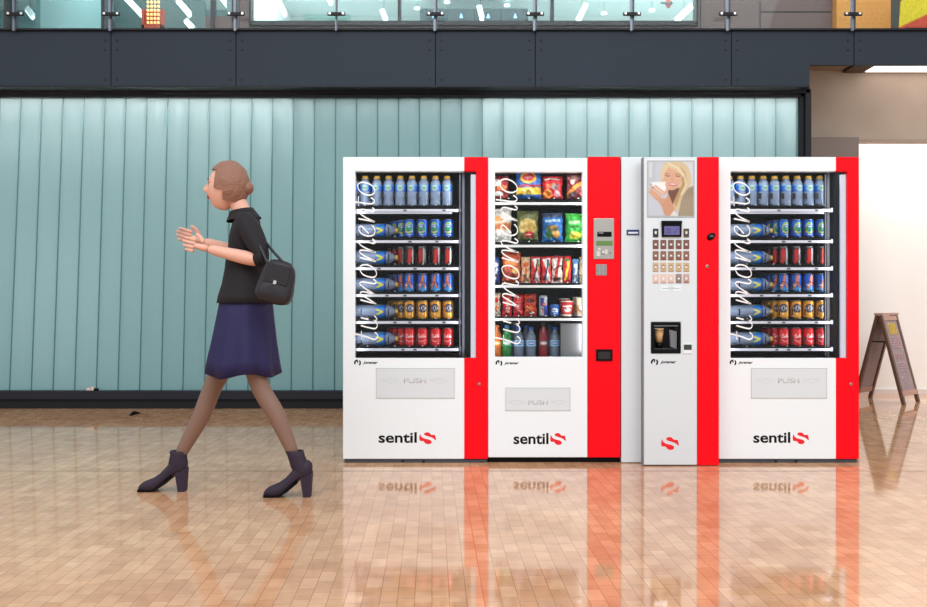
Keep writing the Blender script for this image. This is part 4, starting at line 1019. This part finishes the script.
me = grid_mesh('poster', ps, lambda u, v, k_: (X(648+u*45.5, YC)-ORG[M3.name].x, YC-.003+k_*.0025-ORG[M3.name].y, Z(161.5+v*54.6, YC)), [printed('glossy print', .25)], thick=True)
po = mesh_obj('poster', me, M3, origin=ORG[M3.name]); po['label'] = 'photo of a smiling blonde woman holding a white cup'
q = MB(); q.cells([m(647), m(648.2), m(693.3), m(694.5)], [Z(217.3,YC), Z(216,YC), Z(161.8,YC), Z(160.5,YC)], [(a,b) for a in range(3) for b in range(3) if (a,b)!=(1,1)], YC-.004, YC, mat('poster frame', (176,180,184), .4), .0008); q.build('poster_frame', M3)
# display
q = MB(); q.prism([(m(661.6),Z(237,YC)),(m(681),Z(237,YC)),(m(681.4),Z(221,YC)),(m(661.2),Z(221,YC))], YC-.012, YC, blackp)
q.prism([(m(661.2),Z(223.4,YC)),(m(681.4),Z(223.4,YC)),(m(681.4),Z(221,YC)),(m(661.2),Z(221,YC))], YC-.018, YC-.012, blackp); dp = q.build('display', M3)
q = MB(); q.box(m(663.8), m(679), YC-.014, YC-.012, Z(235,YC), Z(226.4,YC), mat('violet lcd', (96,92,150), .3, emis=.1)); 
dk = mat('lcd dark', (60,54,110))
for r_ in range(3): q.box(m(665.5), m(670.5), YC-.0145, YC-.0139, Z(229.6+r_*1.9,YC), Z(228.8+r_*1.9,YC), dk)
q.ribbon([(m(672.5),Z(231.5,YC)),(m(674.2),Z(233.4,YC)),(m(677.4),Z(228,YC))], .004, YC-.0145, YC-.0139, dk); q.build('screen', dp)
# drink buttons
def button(cx_, cy_, w, h, cols, lab=None):
    k = Ink(14, 20, cols[0], .66); k.ell(.5, .5, .36, .25, cols[1], soft=.1); k.rect(.3,.3,.7,.62,(246,244,240),.12); k.ell(.5,.34,.2,.08,cols[2],soft=.08); k.rect(.08,.84,.92,.97,cols[3],.05)
    me = grid_mesh('drink_button', k, lambda u, v, k_: (X(cx_+(u-.5)*w, YC)-ORG[M3.name].x, YC-.004+k_*.004-ORG[M3.name].y, Z(cy_+(v-.5)*h, YC)), [printed('glossy print')], thick=True)
    o = mesh_obj('drink_button', me, M3, origin=ORG[M3.name])
    if lab: o['label'] = lab
for r_, cy_ in enumerate((244.4, 255.6, 267, 278.5)):
    for i, cx_ in enumerate((655.6, 663.3, 670.9, 678.6, 686.2)):
        c0 = [((120,84,72),(84,52,42),(110,60,40),(130,60,50)), ((140,100,80),(100,62,44),(130,80,50),(140,80,60)), ((200,176,140),(150,124,96),(150,100,60),(190,160,120)), ((226,196,184),(214,180,160),(230,200,180),(210,160,150))][r_]
        if r_ == 3 and i == 3: c0 = ((150,132,120),(96,84,76),(130,110,96),(120,100,90))
        if r_ == 3 and i == 4: c0 = ((196,160,150),(170,130,120),(200,170,160),(150,90,90))
        button(cx_, cy_, 5.7, 9, c0)
button(655.6, 233, 5.4, 8.6, ((30,34,44),(20,22,28),(200,205,215),(60,60,66))); button(686.2, 233, 5.4, 8.6, ((70,60,50),(30,28,30),(200,180,140),(110,90,70)))
q = MB(); q.box(m(661), m(681), YC-.0015, YC, Z(291.2,YC), Z(285.6,YC), mat('pale blue sticker', (226,238,244)))
for i_, (a, b) in enumerate(((668,674),(662.5,679.5),(669,673))): q.box(m(a), m(b), YC-.0019, YC-.0014, Z(287.3+i_*1.4,YC), Z(286.8+i_*1.4,YC), mat('sticker ink', (150,158,164)))
q.build('sticker', M3)
# cup bay
q = MB(); xs_ = [m(651), m(653.6), m(678.4), m(680.6)]; zs_ = [Z(353.4,YC), Z(349.5,YC), Z(325.2,YC), Z(322,YC)]
q.cells(xs_, zs_, [(a,b) for a in range(3) for b in range(3) if (a,b)!=(1,1)], YC-.006, YC+.03, blackp, .003)
q.box(m(650.5), m(653), YC+.03, YC+.16, Z(354,YC), Z(321,YC), darkliner); q.box(m(679), m(681), YC+.03, YC+.16, Z(354,YC), Z(321,YC), darkliner)
q.box(m(650.5), m(681), YC+.16, YC+.17, Z(354,YC), Z(321,YC), darkliner); q.box(m(650.5), m(681), YC+.03, YC+.16, Z(322.5,YC), Z(321,YC), darkliner)
q.box(m(650.5), m(681), YC+.01, YC+.16, Z(352,YC), Z(348.6,YC), mat('drip tray', (50,50,54), .35), .002)
bay = q.build('cup_bay', M3)
q = MB(); q.prism([(m(671.5),Z(347,YC)),(m(677.5),Z(349,YC)),(m(677.8),Z(331.5,YC)),(m(671),Z(330,YC))], YC+.02, YC+.05, mat('grey slider', (118,120,126), .4)); q.bar((m(653.6),YC+.002,Z(325.8,YC)), (m(678),YC+.002,Z(325.8,YC)), .008, .006, mat('grey lip', (110,112,116), .35)); q.build('bay_door', bay)
q = MB(); q.lathe([(.018,-.075-.0),( .0262,0.0)], (m(661.3), YC+.06, Z(330,YC)), 24, mat('kraft paper cup', (216,172,120), .6), caps=True); q.lathe([(.0262,0),(.028,.001),(.028,.004),(.026,.005)], (m(661.3), YC+.06, Z(330,YC)), 24, mat('kraft paper cup')); 
cz = Z(330,YC)-.075
co = q.build('paper_cup', origin=(m(661.3), YC+.06, cz)); tag(co, 'brown kraft paper cup standing in the dispensing bay of the coffee machine', 'cup')
q = MB(); q.lathe([(.022,0),(.024,Z(348.6,YC)*-1+cz)], (m(661.3), YC+.06, Z(348.6,YC)), 16, blackp); q.build('cup_stand', bay)
q = MB(); q.box(m(683.2), m(691.8), YC-.006, YC, Z(353.6,YC), Z(344,YC), mat('reader white', (236,238,238), .4), .001); rd = q.build('card_reader', M3)
q = MB(); q.box(m(683.6), m(691.4), YC-.008, YC-.006, Z(349.8,YC), Z(344.5,YC), mat('reader dark', (50,62,60), .25), .001); q.build('screen', rd)
jlogo(M3, 650.8, 358.7, YC, 1.06)
q = MB(); slogo(q, 661.1, 679, 437, 450, YC); q.build('brand_logo', M3)
bl = bpy.data.lights.new('bay_lamp', 'AREA'); bl.size = .08; bl.energy = .12
bo = bpy.data.objects.new('bay_lamp', bl); COL.objects.link(bo); bo.parent = M3; bo.location = Vector((m(664), YC+.06, Z(323.2,YC)))-ORG[M3.name]

# ------------------------------------------------------------------ SANDWICH BOARD
wood = mat('brown stained wood', (96, 62, 44), .5, var=.12, vscale=20); woodl = mat('pink brown wood rail', (178, 138, 120), .5, var=.06, vscale=20)
chalk = mat('mauve grey chalkboard', (152, 134, 136), .7, var=.06, vscale=9)
ab = empty('sandwich_board', (4.127, 8.78, 0)); tag(ab, 'folding wooden chalkboard sign standing by the white alcove wall', 'sandwich board')
A1, A2 = Vector((3.995, 8.652, .84)), Vector((4.259, 8.912, .84))
ax = (A2-A1).normalized()
for side, (n1, n2) in enumerate(((Vector((4.136,8.47,0)), Vector((4.40,8.73,0))), (Vector((3.854,8.835,0)), Vector((4.118,9.095,0))))):
    d = (n1-A1).normalized(); nrm = ax.cross(d).normalized()
    sh_ = Vector((nrm.x, nrm.y, 0))*.0
    for (a, b) in ((A1, n1), (A2, n2)):
        q = MB(); off = (n1-A1); off = Vector((off.x, off.y, 0)).normalized()*.016
        q.bar(a+off, b+off*0.6, .045, .028, wood, up=nrm); q.build('leg', ab)
    q = MB(); t_ = (n1-A1)*.88
    off = Vector((d.x, d.y, 0)).normalized()*.016
    q.bar(A1+t_+off, A2+t_+off, .05, .024, woodl, up=nrm); q.bar(A1+d*.03+off, A2+d*.03+off, .045, .026, woodl, up=nrm); q.build('rail', ab)
    q = MB(); c0, c1 = A1+d*.04+off, A1+t_+off; c2, c3 = A2+t_+off, A2+d*.04+off
    vs = [q.bm.verts.new(p+nrm*s_) for s_ in (-.005, .005) for p in (c0, c1, c2, c3)]
    q.mi(chalk)
    for f_ in ((0,1,2,3),(7,6,5,4),(0,4,5,1),(1,5,6,2),(2,6,7,3),(3,7,4,0)): q.bm.faces.new([vs[i] for i in f_])
    pan = q.build('chalkboard', ab)
    if side == 0:
        nn = nrm if nrm.z > 0 else -nrm
        for (v0, v1, cnt, colr, nm, amp) in ((.12,.24,7,(222,196,92),'chalk yellow',.04),(.30,.42,5,(196,160,166),'chalk pink',.03),(.50,.56,4,(190,158,160),'chalk pink',.02),(.62,.72,4,(190,158,160),'chalk pink',.02),(.80,.81,1,(230,226,224),'chalk white',.01)):
            q = MB(); W_ = (A2-A1)
            for i in range(cnt):
                v = v0+(v1-v0)*i/max(1,cnt-1); pts = []
                for k_ in range(14):
                    u = .25+.5*k_/13; pts.append(A1+W_*u+d*(v+amp*.5*math.sin(k_*2.4+i))*.88*(n1-A1).length+off+nn*.0065)
                q.tube(pts if cnt > 1 else pts[:3], .0035, 4, mat(nm, colr, .8))
            q.build('chalk_writing', pan)
q = MB(); q.bar(A1+Vector((-.02,-.02,.012)), A2+Vector((.02,.02,.012)), .075, .02, woodl); q.build('top_cap', ab)
q = MB(); h1 = A1.lerp(Vector((4.136,8.47,0)), .30); h2 = A1.lerp(Vector((3.854,8.835,0)), .30); q.bar(h1, h2, .012, .012, darkfr); q.build('hinge_stay', ab)

# litter and small knick-knack on the wall sill
q = MB(); q.tube([P(128,409,7.9)*0+Vector((X(130,7.65),7.65,.006)), Vector((X(133,7.7),7.72,.018)), Vector((X(138,7.75),7.8,.006))], [.006,.018,.005], 6, blackp); tag(q.build('litter'), 'small dark scrap lying on the floor before the teal wall', 'litter')
q = MB(); yk = YW-.0
q.box(X(89,yk), X(93,yk), yk-.06, yk-.02, Z(391,YW-.08), Z(391,YW-.08)+.025, mat('pale pink paper', (226,190,190), .6), .004); q.box(X(93.5,yk), X(96,yk), yk-.06, yk-.02, Z(391,YW-.08), Z(391,YW-.08)+.035, mat('cream paper', (220,210,190), .6), .004); q.box(X(96.5,yk), X(100,yk), yk-.06, yk-.02, Z(391,YW-.08), Z(391,YW-.08)+.02, blackp, .004)
tag(q.build('crumpled_wrapper', origin=(X(94,yk), yk, Z(391,YW-.08))), 'crumpled pink and cream wrapper on the dark sill below the teal wall', 'litter')

# ------------------------------------------------------------------ WOMAN
def skin_mesh(nodes, edges, root=0, sub=2):
    me = bpy.data.meshes.new('sk'); me.from_pydata([tuple(n[0]) for n in nodes], edges, [])
    o = bpy.data.objects.new('sk', me); COL.objects.link(o)
    md = o.modifiers.new('s', 'SKIN'); md.use_smooth_shade = True; md.branch_smoothing = .6
    sv = me.skin_vertices[0].data
    for i, n in enumerate(nodes):
        r = n[1]; sv[i].radius = r if isinstance(r, tuple) else (r, r); sv[i].use_root = (i == root)
    ms = o.modifiers.new('u', 'SUBSURF'); ms.levels = sub; ms.render_levels = sub
    bpy.context.view_layer.update()
    res = bpy.data.meshes.new_from_object(o.evaluated_get(bpy.context.evaluated_depsgraph_get()))
    bpy.data.objects.remove(o); return res
YPn, YN, YFar = 4.52, 4.455, 4.585
skin_m = mat('skin', (226, 172, 152), .5, spec=.3); tights = mat('sheer brown tights', (128, 98, 84), .5)
jack = mat('black jacket', (18, 13, 20), .8, bump=.2, bscale=80); navy = mat('navy skirt', (24, 20, 72), .7, bump=.15, bscale=60)
boot_m = mat('plum suede boots', (40, 26, 46), .7); hair_m = mat('light brown hair', (140, 98, 80), .55, bump=.6, bscale=90)
wo = empty('person', P(228, 492.5, 4.53)); wo.location.z = 0; ORG[wo.name].z = 0
tag(wo, 'woman in black jacket, navy skirt and plum ankle boots striding left past the teal wall', 'person')
N = []; Eg = []
def nd(px_, py_, Y, r, par=None):
    N.append((P(px_, py_, Y), r)); i = len(N)-1
    if par is not None: Eg.append((par, i))
    return i
pel = nd(245, 308, YPn, (.115,.10)); sp1 = nd(247, 282, YPn, .095, pel); ch = nd(247, 244, YPn, .105, sp1); nb = nd(244, 214, YPn, .056, ch); nk = nd(239, 205, YPn, .045, nb); hd = nd(234, 196, YPn, .052, nk)
body_tights = None
arms = {}
for s_, Y0, (ex, ey), (wx, wy) in ((-1, YPn, (264, 262), (207, 248.5)), (1, YPn, (258, 258), (203, 241))):
    sh_ = nd(248, 221, Y0+s_*.13, .040, ch); el = nd(ex, ey, Y0+s_*.175, .038, sh_); mf = nd(ex*.6+wx*.4, ey*.6+wy*.4, Y0+s_*.165, .036, el); wr = nd(wx, wy, Y0+s_*.15, .023, mf); arms[s_] = (sh_, el, mf, wr)
nup = len(N)
body = skin_mesh(N, Eg)
LN = []; LE = []
def ln(px_, py_, Y, r, par=None):
    LN.append((P(px_, py_, Y), r)); i = len(LN)-1
    if par is not None: LE.append((par, i))
    return i
lp = ln(245, 308, YPn, .085)
for (hx, kx, ky, ax_, ay_, Yf, tx, ty) in ((246, 260, 388, 295, 457, YN, 274, 485), (243, 212, 388, 179, 457, YFar, 156, 482)):
    h_ = ln(hx, 324, Yf, .075, lp); t_ = ln(hx*.5+kx*.5, 356, Yf, .068, h_); k_ = ln(kx, ky, Yf, .05, t_); cf = ln(kx*.62+ax_*.38+3, ky*.62+ay_*.38, Yf, .050, k_); ak = ln(ax_, ay_, Yf, .031, cf)
legs = skin_mesh(LN, LE)
bd = MB(); bd.add(body, skin_m); bd.add(legs, tights)
# head
HC = P(227, 187, YPn)
hm = bmesh.new(); bmesh.ops.create_icosphere(hm, subdivisions=5, radius=1)
for v in hm.verts:
    x, y, z = v.co
    f = max(0, -x)
    wy = .074*(1-.28*max(0,-z)**1.5); wz = .118; wx = .094*(1-.10*max(0,-z)*(1 if x > 0 else 0)*2)
    if x > 0 and z < -.2: wx *= 1-.45*min(1, (-z-.2))
    nx, ny, nz = x*wx, y*wy, z*wz
    # nose, chin, brow, eye sockets, lips
    if x < 0:
        nx -= .026*math.exp(-((y/.16)**2))*math.exp(-(((z+.22)/.14)**2)) + .010*math.exp(-((y/.12)**2))*math.exp(-(((z+.02)/.2)**2))
        nx += .010*(math.exp(-(((abs(y)-.36)/.15)**2)))*math.exp(-(((z-.03)/.10)**2))
        nx -= .006*math.exp(-((y/.28)**2))*math.exp(-(((z+.50)/.07)**2))
        nx -= .012*math.exp(-((y/.35)**2))*math.exp(-(((z+.86)/.16)**2))
        nx -= .004*math.exp(-(((z-.17)/.08)**2))*math.exp(-(((abs(y)-.3)/.25)**2))
    v.co = (nx, ny, nz)
for f in hm.faces: f.smooth = True
hme = bpy.data.meshes.new('h'); hm.to_mesh(hme); hm.free()
tilt = Matrix.Translation(HC) @ Matrix.Rotation(math.radians(6), 4, 'Y')
bd.add(hme, skin_m, tilt)
def blob(c, r, mt, M=tilt, seg=12):
    b2 = bmesh.new(); bmesh.ops.create_uvsphere(b2, u_segments=seg, v_segments=seg//2+2, radius=1)
    for v in b2.verts: v.co = (c[0]+v.co.x*r[0], c[1]+v.co.y*r[1], c[2]+v.co.z*r[2])
    for f in b2.faces: f.smooth = True
    mm = bpy.data.meshes.new('b'); b2.to_mesh(mm); b2.free(); bd.add(mm, mt, M)
eyew = mat('eye white', (240,236,232), .2); iris = mat('dark iris', (60,44,36), .2); lipm = mat('lips', (190,90,92), .4); brow = mat('brow', (110,76,60), .6)
for s_ in (-1, 1):
    blob((-.0765, s_*.028, .002), (.010,.012,.006), eyew); blob((-.0845, s_*.030, .002), (.0035,.006,.0055), iris); blob((-.083, s_*.030, .0085), (.006,.014,.0025), brow)
    blob((-.088, s_*.030, .024), (.004,.016,.003), brow); blob((.008, s_*.074, -.008), (.015,.008,.028), skin_m)
blob((-.088, 0, -.056), (.008,.022,.005), lipm); blob((-.087, 0, -.065), (.007,.018,.005), lipm)
# hands: palm + five fingers each
for s_ in (-1, 1):
    wr = N[arms[s_][3]][0]; mf = N[arms[s_][2]][0]; fd = (wr-mf).normalized()
    up = Vector((0,0,1)); up = (up-fd*up.dot(fd)).normalized(); sd = fd.cross(up)*1.0   # palm faces inward/down
    palm = skin_mesh([(wr-fd*.012, .023), (wr+fd*.03, (.030,.017)), (wr+fd*.068, (.034,.016))], [(0,1),(1,2)])
    bd.add(palm, skin_m)
    for k_, (o_, L) in enumerate(((.028,.070),(.010,.080),(-.009,.074),(-.027,.058))):
        b0 = wr+fd*.060+up*o_; cu = -sd*s_*.0 + Vector((0,-s_*1.0,0))
        c1 = b0+fd*L*.48+cu*.004; c2 = c1+fd*L*.30+cu*.012; c3 = c2+fd*L*.16+cu*.016
        bd.add(skin_mesh([(b0,.010),(c1,.0088),(c2,.008),(c3,.0065)], [(0,1),(1,2),(2,3)]), skin_m)
    b0 = wr+fd*.022+up*.022; c1 = b0+fd*.026+up*.026+Vector((0,-s_*.012,0)); c2 = c1+fd*.030+up*.010+Vector((0,-s_*.012,0))
    bd.add(skin_mesh([(b0,.013),(c1,.0105),(c2,.008)], [(0,1),(1,2)]), skin_m)
bd.build('body', wo, smooth=True, recalc=False)
# hair
q = MB(); hb = bmesh.new(); bmesh.ops.create_icosphere(hb, subdivisions=6, radius=1)
for v in hb.verts:
    x, y, z = v.co; g_ = 1+.03*noise.noise(Vector((x*2, y*9, z*3)))
    v.co = (x*.106*g_+.006, y*.088*g_, z*.125*g_+.008)
dl = [v for v in hb.verts if (v.co.x < -.048 and v.co.z < .075) or (v.co.z < -.02 and v.co.x < .0) or v.co.z < -.075]
bmesh.ops.delete(hb, geom=dl, context='VERTS')
for f in hb.faces: f.smooth = True
hme = bpy.data.meshes.new('hair'); hb.to_mesh(hme); hb.free(); q.add(hme, hair_m, tilt)
hb = bmesh.new(); bmesh.ops.create_icosphere(hb, subdivisions=3, radius=1)
for v in hb.verts: v.co = (.100+v.co.x*.034, v.co.y*.038, .005+v.co.z*.036)
for f in hb.faces: f.smooth = True
hme = bpy.data.meshes.new('bun'); hb.to_mesh(hme); hb.free(); q.add(hme, hair_m, tilt)
q.build('hair', wo, recalc=False)
# jacket
JN = [(N[pel][0]+Vector((0,0,.05)), .128), (N[pel][0]+Vector((0,0,.09)), .122), (N[sp1][0], .115), (N[ch][0], .125), (N[nb][0]+Vector((.004,0,.004)), .076)]
JE = [(0,1),(1,2),(2,3),(3,4)]
for s_ in (-1, 1):
    a_, b_, c_, d_ = arms[s_]; i = len(JN)
    JN += [(N[a_][0], .074), (N[b_][0], .053), (N[b_][0].lerp(N[c_][0], .55), .048)]; JE += [(3,i),(i,i+1),(i+1,i+2)]
jm = skin_mesh(JN, JE); q = MB(); q.add(jm, jack)
rg = []
for (px_, py_, rx, ry) in ((247,256,.10,.13),(247,270,.108,.136),(247,284,.122,.146),(246,296,.136,.158),(246,303,.142,.164),(246,303,.136,.158),(246,296,.13,.15)):
    c_ = P(px_, py_, YPn); rg.append([q.bm.verts.new(c_+Vector((rx*math.cos(2*PI*i/32), ry*math.sin(2*PI*i/32), 0))) for i in range(32)])
for a, b in zip(rg, rg[1:]):
    for i in range(32): q.bm.faces.new((a[i], b[i], b[(i+1)%32], a[(i+1)%32]))
rg = []
for (px_, py_, rx, ry) in ((244,220,.085,.11),(243,216,.074,.088),(242,212,.062,.070),(241.5,210,.058,.064),(242,213,.054,.058)):
    c_ = P(px_, py_, YPn); rg.append([q.bm.verts.new(c_+Vector((rx*math.cos(2*PI*i/32), ry*math.sin(2*PI*i/32), .012*math.cos(2*PI*i/32)))) for i in range(32)])
for a, b in zip(rg, rg[1:]):
    for i in range(32): q.bm.faces.new((a[i], a[(i+1)%32], b[(i+1)%32], b[i]))
q.build('jacket', wo, smooth=True, recalc=False)
# skirt
q = MB(); ns = 48; rings = []
for (px_, py_, rx, ry) in ((246,282,.100,.115),(246,292,.114,.135),(246,304,.130,.152),(245,322,.141,.166),(244,342,.154,.174),(243,360,.168,.182),(243,374,.178,.188)):
    ring = []; t_ = (py_-286)/88
    c_ = P(px_, py_, YPn)
    for i in range(ns):
        a = 2*PI*i/ns; w_ = 1+.06*t_*math.sin(a*9)+.03*t_*math.sin(a*5+1)
        ring.append(q.bm.verts.new(c_+Vector((rx*w_*math.cos(a), ry*w_*math.sin(a), .012*t_*math.sin(a*4)))))
    rings.append(ring)
q.mi(navy)
for a, b in zip(rings, rings[1:]):
    for i in range(ns): q.bm.faces.new((a[i], b[i], b[(i+1)%ns], a[(i+1)%ns]))
inner = []
for ring in rings[::-1]:
    c_ = sum((v.co for v in ring), Vector())/ns; inner.append([q.bm.verts.new(c_+(v.co-c_)*.975) for v in ring])
chain = [rings[-1]]+inner
for a, b in zip(chain, chain[1:]):
    for i in range(ns): q.bm.faces.new((a[i], b[i], b[(i+1)%ns], a[(i+1)%ns]))
q.build('skirt', wo, smooth=True)
# boots
def boot(xt, xh, ytoe, tp, Yf):
    XT, XH = X(xt, Yf), X(xh, Yf); L = XH-XT; rings = []; n = 20
    q = MB(); q.mi(boot_m)
    st = [(0,.006,.022,.012),(.03,.004,.034,.024),(.10,.003,.048,.034),(.2,.003,.058,.041),(.32,.006,.070,.043),(.45,.024,.092,.039),(.58,.052,.125,.034),(.70,.078,.16,.034),(.82,.092,.18,.035),(.93,.098,.18,.031),(1.0,.104,.165,.018)]
    for (t_, zb_, zt_, hw) in st:
        ring = []
        for i in range(n):
            a = 2*PI*i/n; ca, sa = math.cos(a), math.sin(a)
            y = hw*math.copysign(abs(ca)**.8, ca); zc, zr = (zb_+zt_)/2, (zt_-zb_)/2
            z = zc+zr*(math.copysign(abs(sa)**(.55 if sa < 0 else 1.0), sa))
            ring.append(q.bm.verts.new((XT+L*t_, Yf+y, z)))
        rings.append(ring)
    for a, b in zip(rings, rings[1:]):
        for i in range(n): q.bm.faces.new((a[i], a[(i+1)%n], b[(i+1)%n], b[i]))
    q.bm.faces.new(rings[0]); q.bm.faces.new(rings[-1][::-1])
    rings = []; T = P(tp[0], tp[1], Yf)
    for t_, r_ in ((0,.040),(.25,.044),(.5,.042),(.75,.040),(1,.043),(1.03,.040),(.9,.036)):
        cx_ = (XT+L*.80)*(1-t_)+T.x*t_; z = .12*(1-t_)+T.z*t_
        rings.append([q.bm.verts.new((cx_+r_*1.08*math.cos(2*PI*i/n), Yf+r_*.88*math.sin(2*PI*i/n), z)) for i in range(n)])
    for a, b in zip(rings, rings[1:]):
        for i in range(n): q.bm.faces.new((a[i], a[(i+1)%n], b[(i+1)%n], b[i]))
    bt = q.build('boot', wo, smooth=True)
    q = MB(); q.prism([(XH-.040,0.0),(XH-.006,0.0),(XH+.002,.12),(XH-.055,.095)], Yf-.026, Yf+.026, boot_m); q.build('heel', bt)
    q = MB(); q.prism([(XT+.004,.001),(XT+L*.34,.001),(XT+L*.5,.026),(XT+L*.72,.070),(XT+L*.72,.080),(XT+L*.48,.040),(XT+L*.3,.010),(XT+.002,.012)], Yf-.036, Yf+.036, blackp); q.build('sole', bt)
boot(264, 312, 496, (294.5, 451), YN); boot(139, 187, 491.5, (179, 451), YFar)
# bag
hbg = empty('handbag', P(277, 306, 4.30)); tag(hbg, 'black shoulder bag hanging at the hip of the walking woman', 'bag')
q = MB(); bb = bmesh.new(); bmesh.ops.create_cube(bb, size=2); bmesh.ops.subdivide_edges(bb, edges=bb.edges[:], cuts=7, use_grid_fill=True)
cB = P(277, 282, 4.28)
for v in bb.verts:
    x, y, z = v.co; r_ = (abs(x)**4+abs(z)**4)**.25; k_ = 1-.18*max(0, abs(x))**3*max(0,abs(z))**3
    v.co = (x*(.082-.012*z)*k_, y*.042*(1-.35*z)*(1-.4*max(abs(x),abs(z))**4), z*.105*k_)
for f in bb.faces: f.smooth = True
bme = bpy.data.meshes.new('bg'); bb.to_mesh(bme); bb.free()
q.add(bme, mat('black leather', (24, 20, 28), .4, bump=.15, bscale=40), Matrix.Translation(cB) @ Matrix.Rotation(math.radians(14), 4, 'Y')); q.build('body', hbg, recalc=False)
q = MB(); q.tube(smooth_pts([tuple(P(268,264,4.29)), tuple(P(258,242,4.325)), tuple(P(249,219,4.375)), tuple(P(247,214,4.42)), tuple(P(254,226,4.46)), tuple(P(272,250,4.33)), tuple(P(286,265,4.29))], 6), .007, 6, mat('black leather')); q.build('strap', hbg)
q = MB(); q.box(-.06, .06, -.047, -.037, -.01, .085, mat('black leather'), .004); q.box(-.008,.008,-.052,-.045,-.012,.006, chrome, .002); bmesh.ops.transform(q.bm, matrix=Matrix.Translation(cB) @ Matrix.Rotation(math.radians(14), 4, 'Y'), verts=q.bm.verts[:]); q.build('flap', hbg)

# ------------------------------------------------------------------ LIGHT
def area(name, loc, rot, sx, sy, e, col=(1,1,1)):
    l = bpy.data.lights.new(name, 'AREA'); l.shape = 'RECTANGLE'; l.size = sx; l.size_y = sy; l.energy = e; l.color = col
    o = bpy.data.objects.new(name, l); o.location = loc; o.rotation_euler = rot; COL.objects.link(o); return o
area('hall_fill', (0, -1.5, 6.5), (math.radians(38), 0, 0), 12, 5, 620, (.97, .99, 1))  # unseen area light added overhead to brighten the machine fronts
area('cavity_lamp_left', ((X(-40,YW)+X(285,YW))/2, YW+.13, Z(99,YW)), (math.radians(-24), 0, 0), X(285,YW)-X(-40,YW), .05, 98, (1, .98, .98))
area('cavity_lamp_right', ((X(490,YW)+X(800,YW))/2, YW+.13, Z(99,YW)), (math.radians(-24), 0, 0), X(800,YW)-X(490,YW), .05, 98, (1, .98, .98))
area('cavity_lamp_mid', ((X(285,YW)+X(490,YW))/2, YW+.13, Z(99,YW)), (math.radians(-24), 0, 0), X(490,YW)-X(285,YW), .05, 4, (1, 1, 1))
area('reflection_glow', (X(55,YW), YW+.5, Z(300,YW)), (math.radians(90), 0, 0), 1.0, 1.3, 16, (1, .98, .98))  # lamp added behind the glass to imitate a pale reflection on it
area('alcove_wall_fill', (6.0, 9.34, 3.1), (math.radians(8), 0, 0), 5.5, .22, 90, (1, .985, .97))  # hidden light added behind the bulkhead to brighten the white wall
area('alcove_fill', (6.0, 8.35, 3.22), (math.radians(32), 0, 0), 4.5, .3, 12, (1, .985, .97))
area('office_lamp', (-.5, 12.3, 5.45), (0, 0, 0), 11, 2, 340, (1, 1, 1))
area('office_ceiling_fill', (-.5, 12.4, 3.5), (PI, 0, 0), 11, 2, 180, (1, .98, .98))  # out-of-sight upward light added to brighten the office ceiling
area('walkway_lamp', (0, 9.3, 5.8), (math.radians(20), 0, 0), 16, 1, 120, (1, .98, .96))
w = bpy.data.worlds.new('World'); scene.world = w; w.use_nodes = True
w.node_tree.nodes['Background'].inputs[0].default_value = (.93, .97, 1.0, 1); w.node_tree.nodes['Background'].inputs[1].default_value = 0.85

cam = bpy.data.cameras.new('Camera'); co = bpy.data.objects.new('Camera', cam); COL.objects.link(co)
cam.sensor_width = 36; cam.lens = F*36/927; co.location = (0, 0, H); co.rotation_euler = (PI/2, 0, 0); cam.clip_start = .05
scene.camera = co
scene.view_settings.view_transform = 'Standard'; scene.view_settings.look = 'None'; scene.view_settings.gamma = 1; scene.view_settings.exposure = 0
scene.view_settings.use_curve_mapping = False
scene.cycles.use_denoising = True
scene.cycles.max_bounces = 8; scene.cycles.transparent_max_bounces = 12
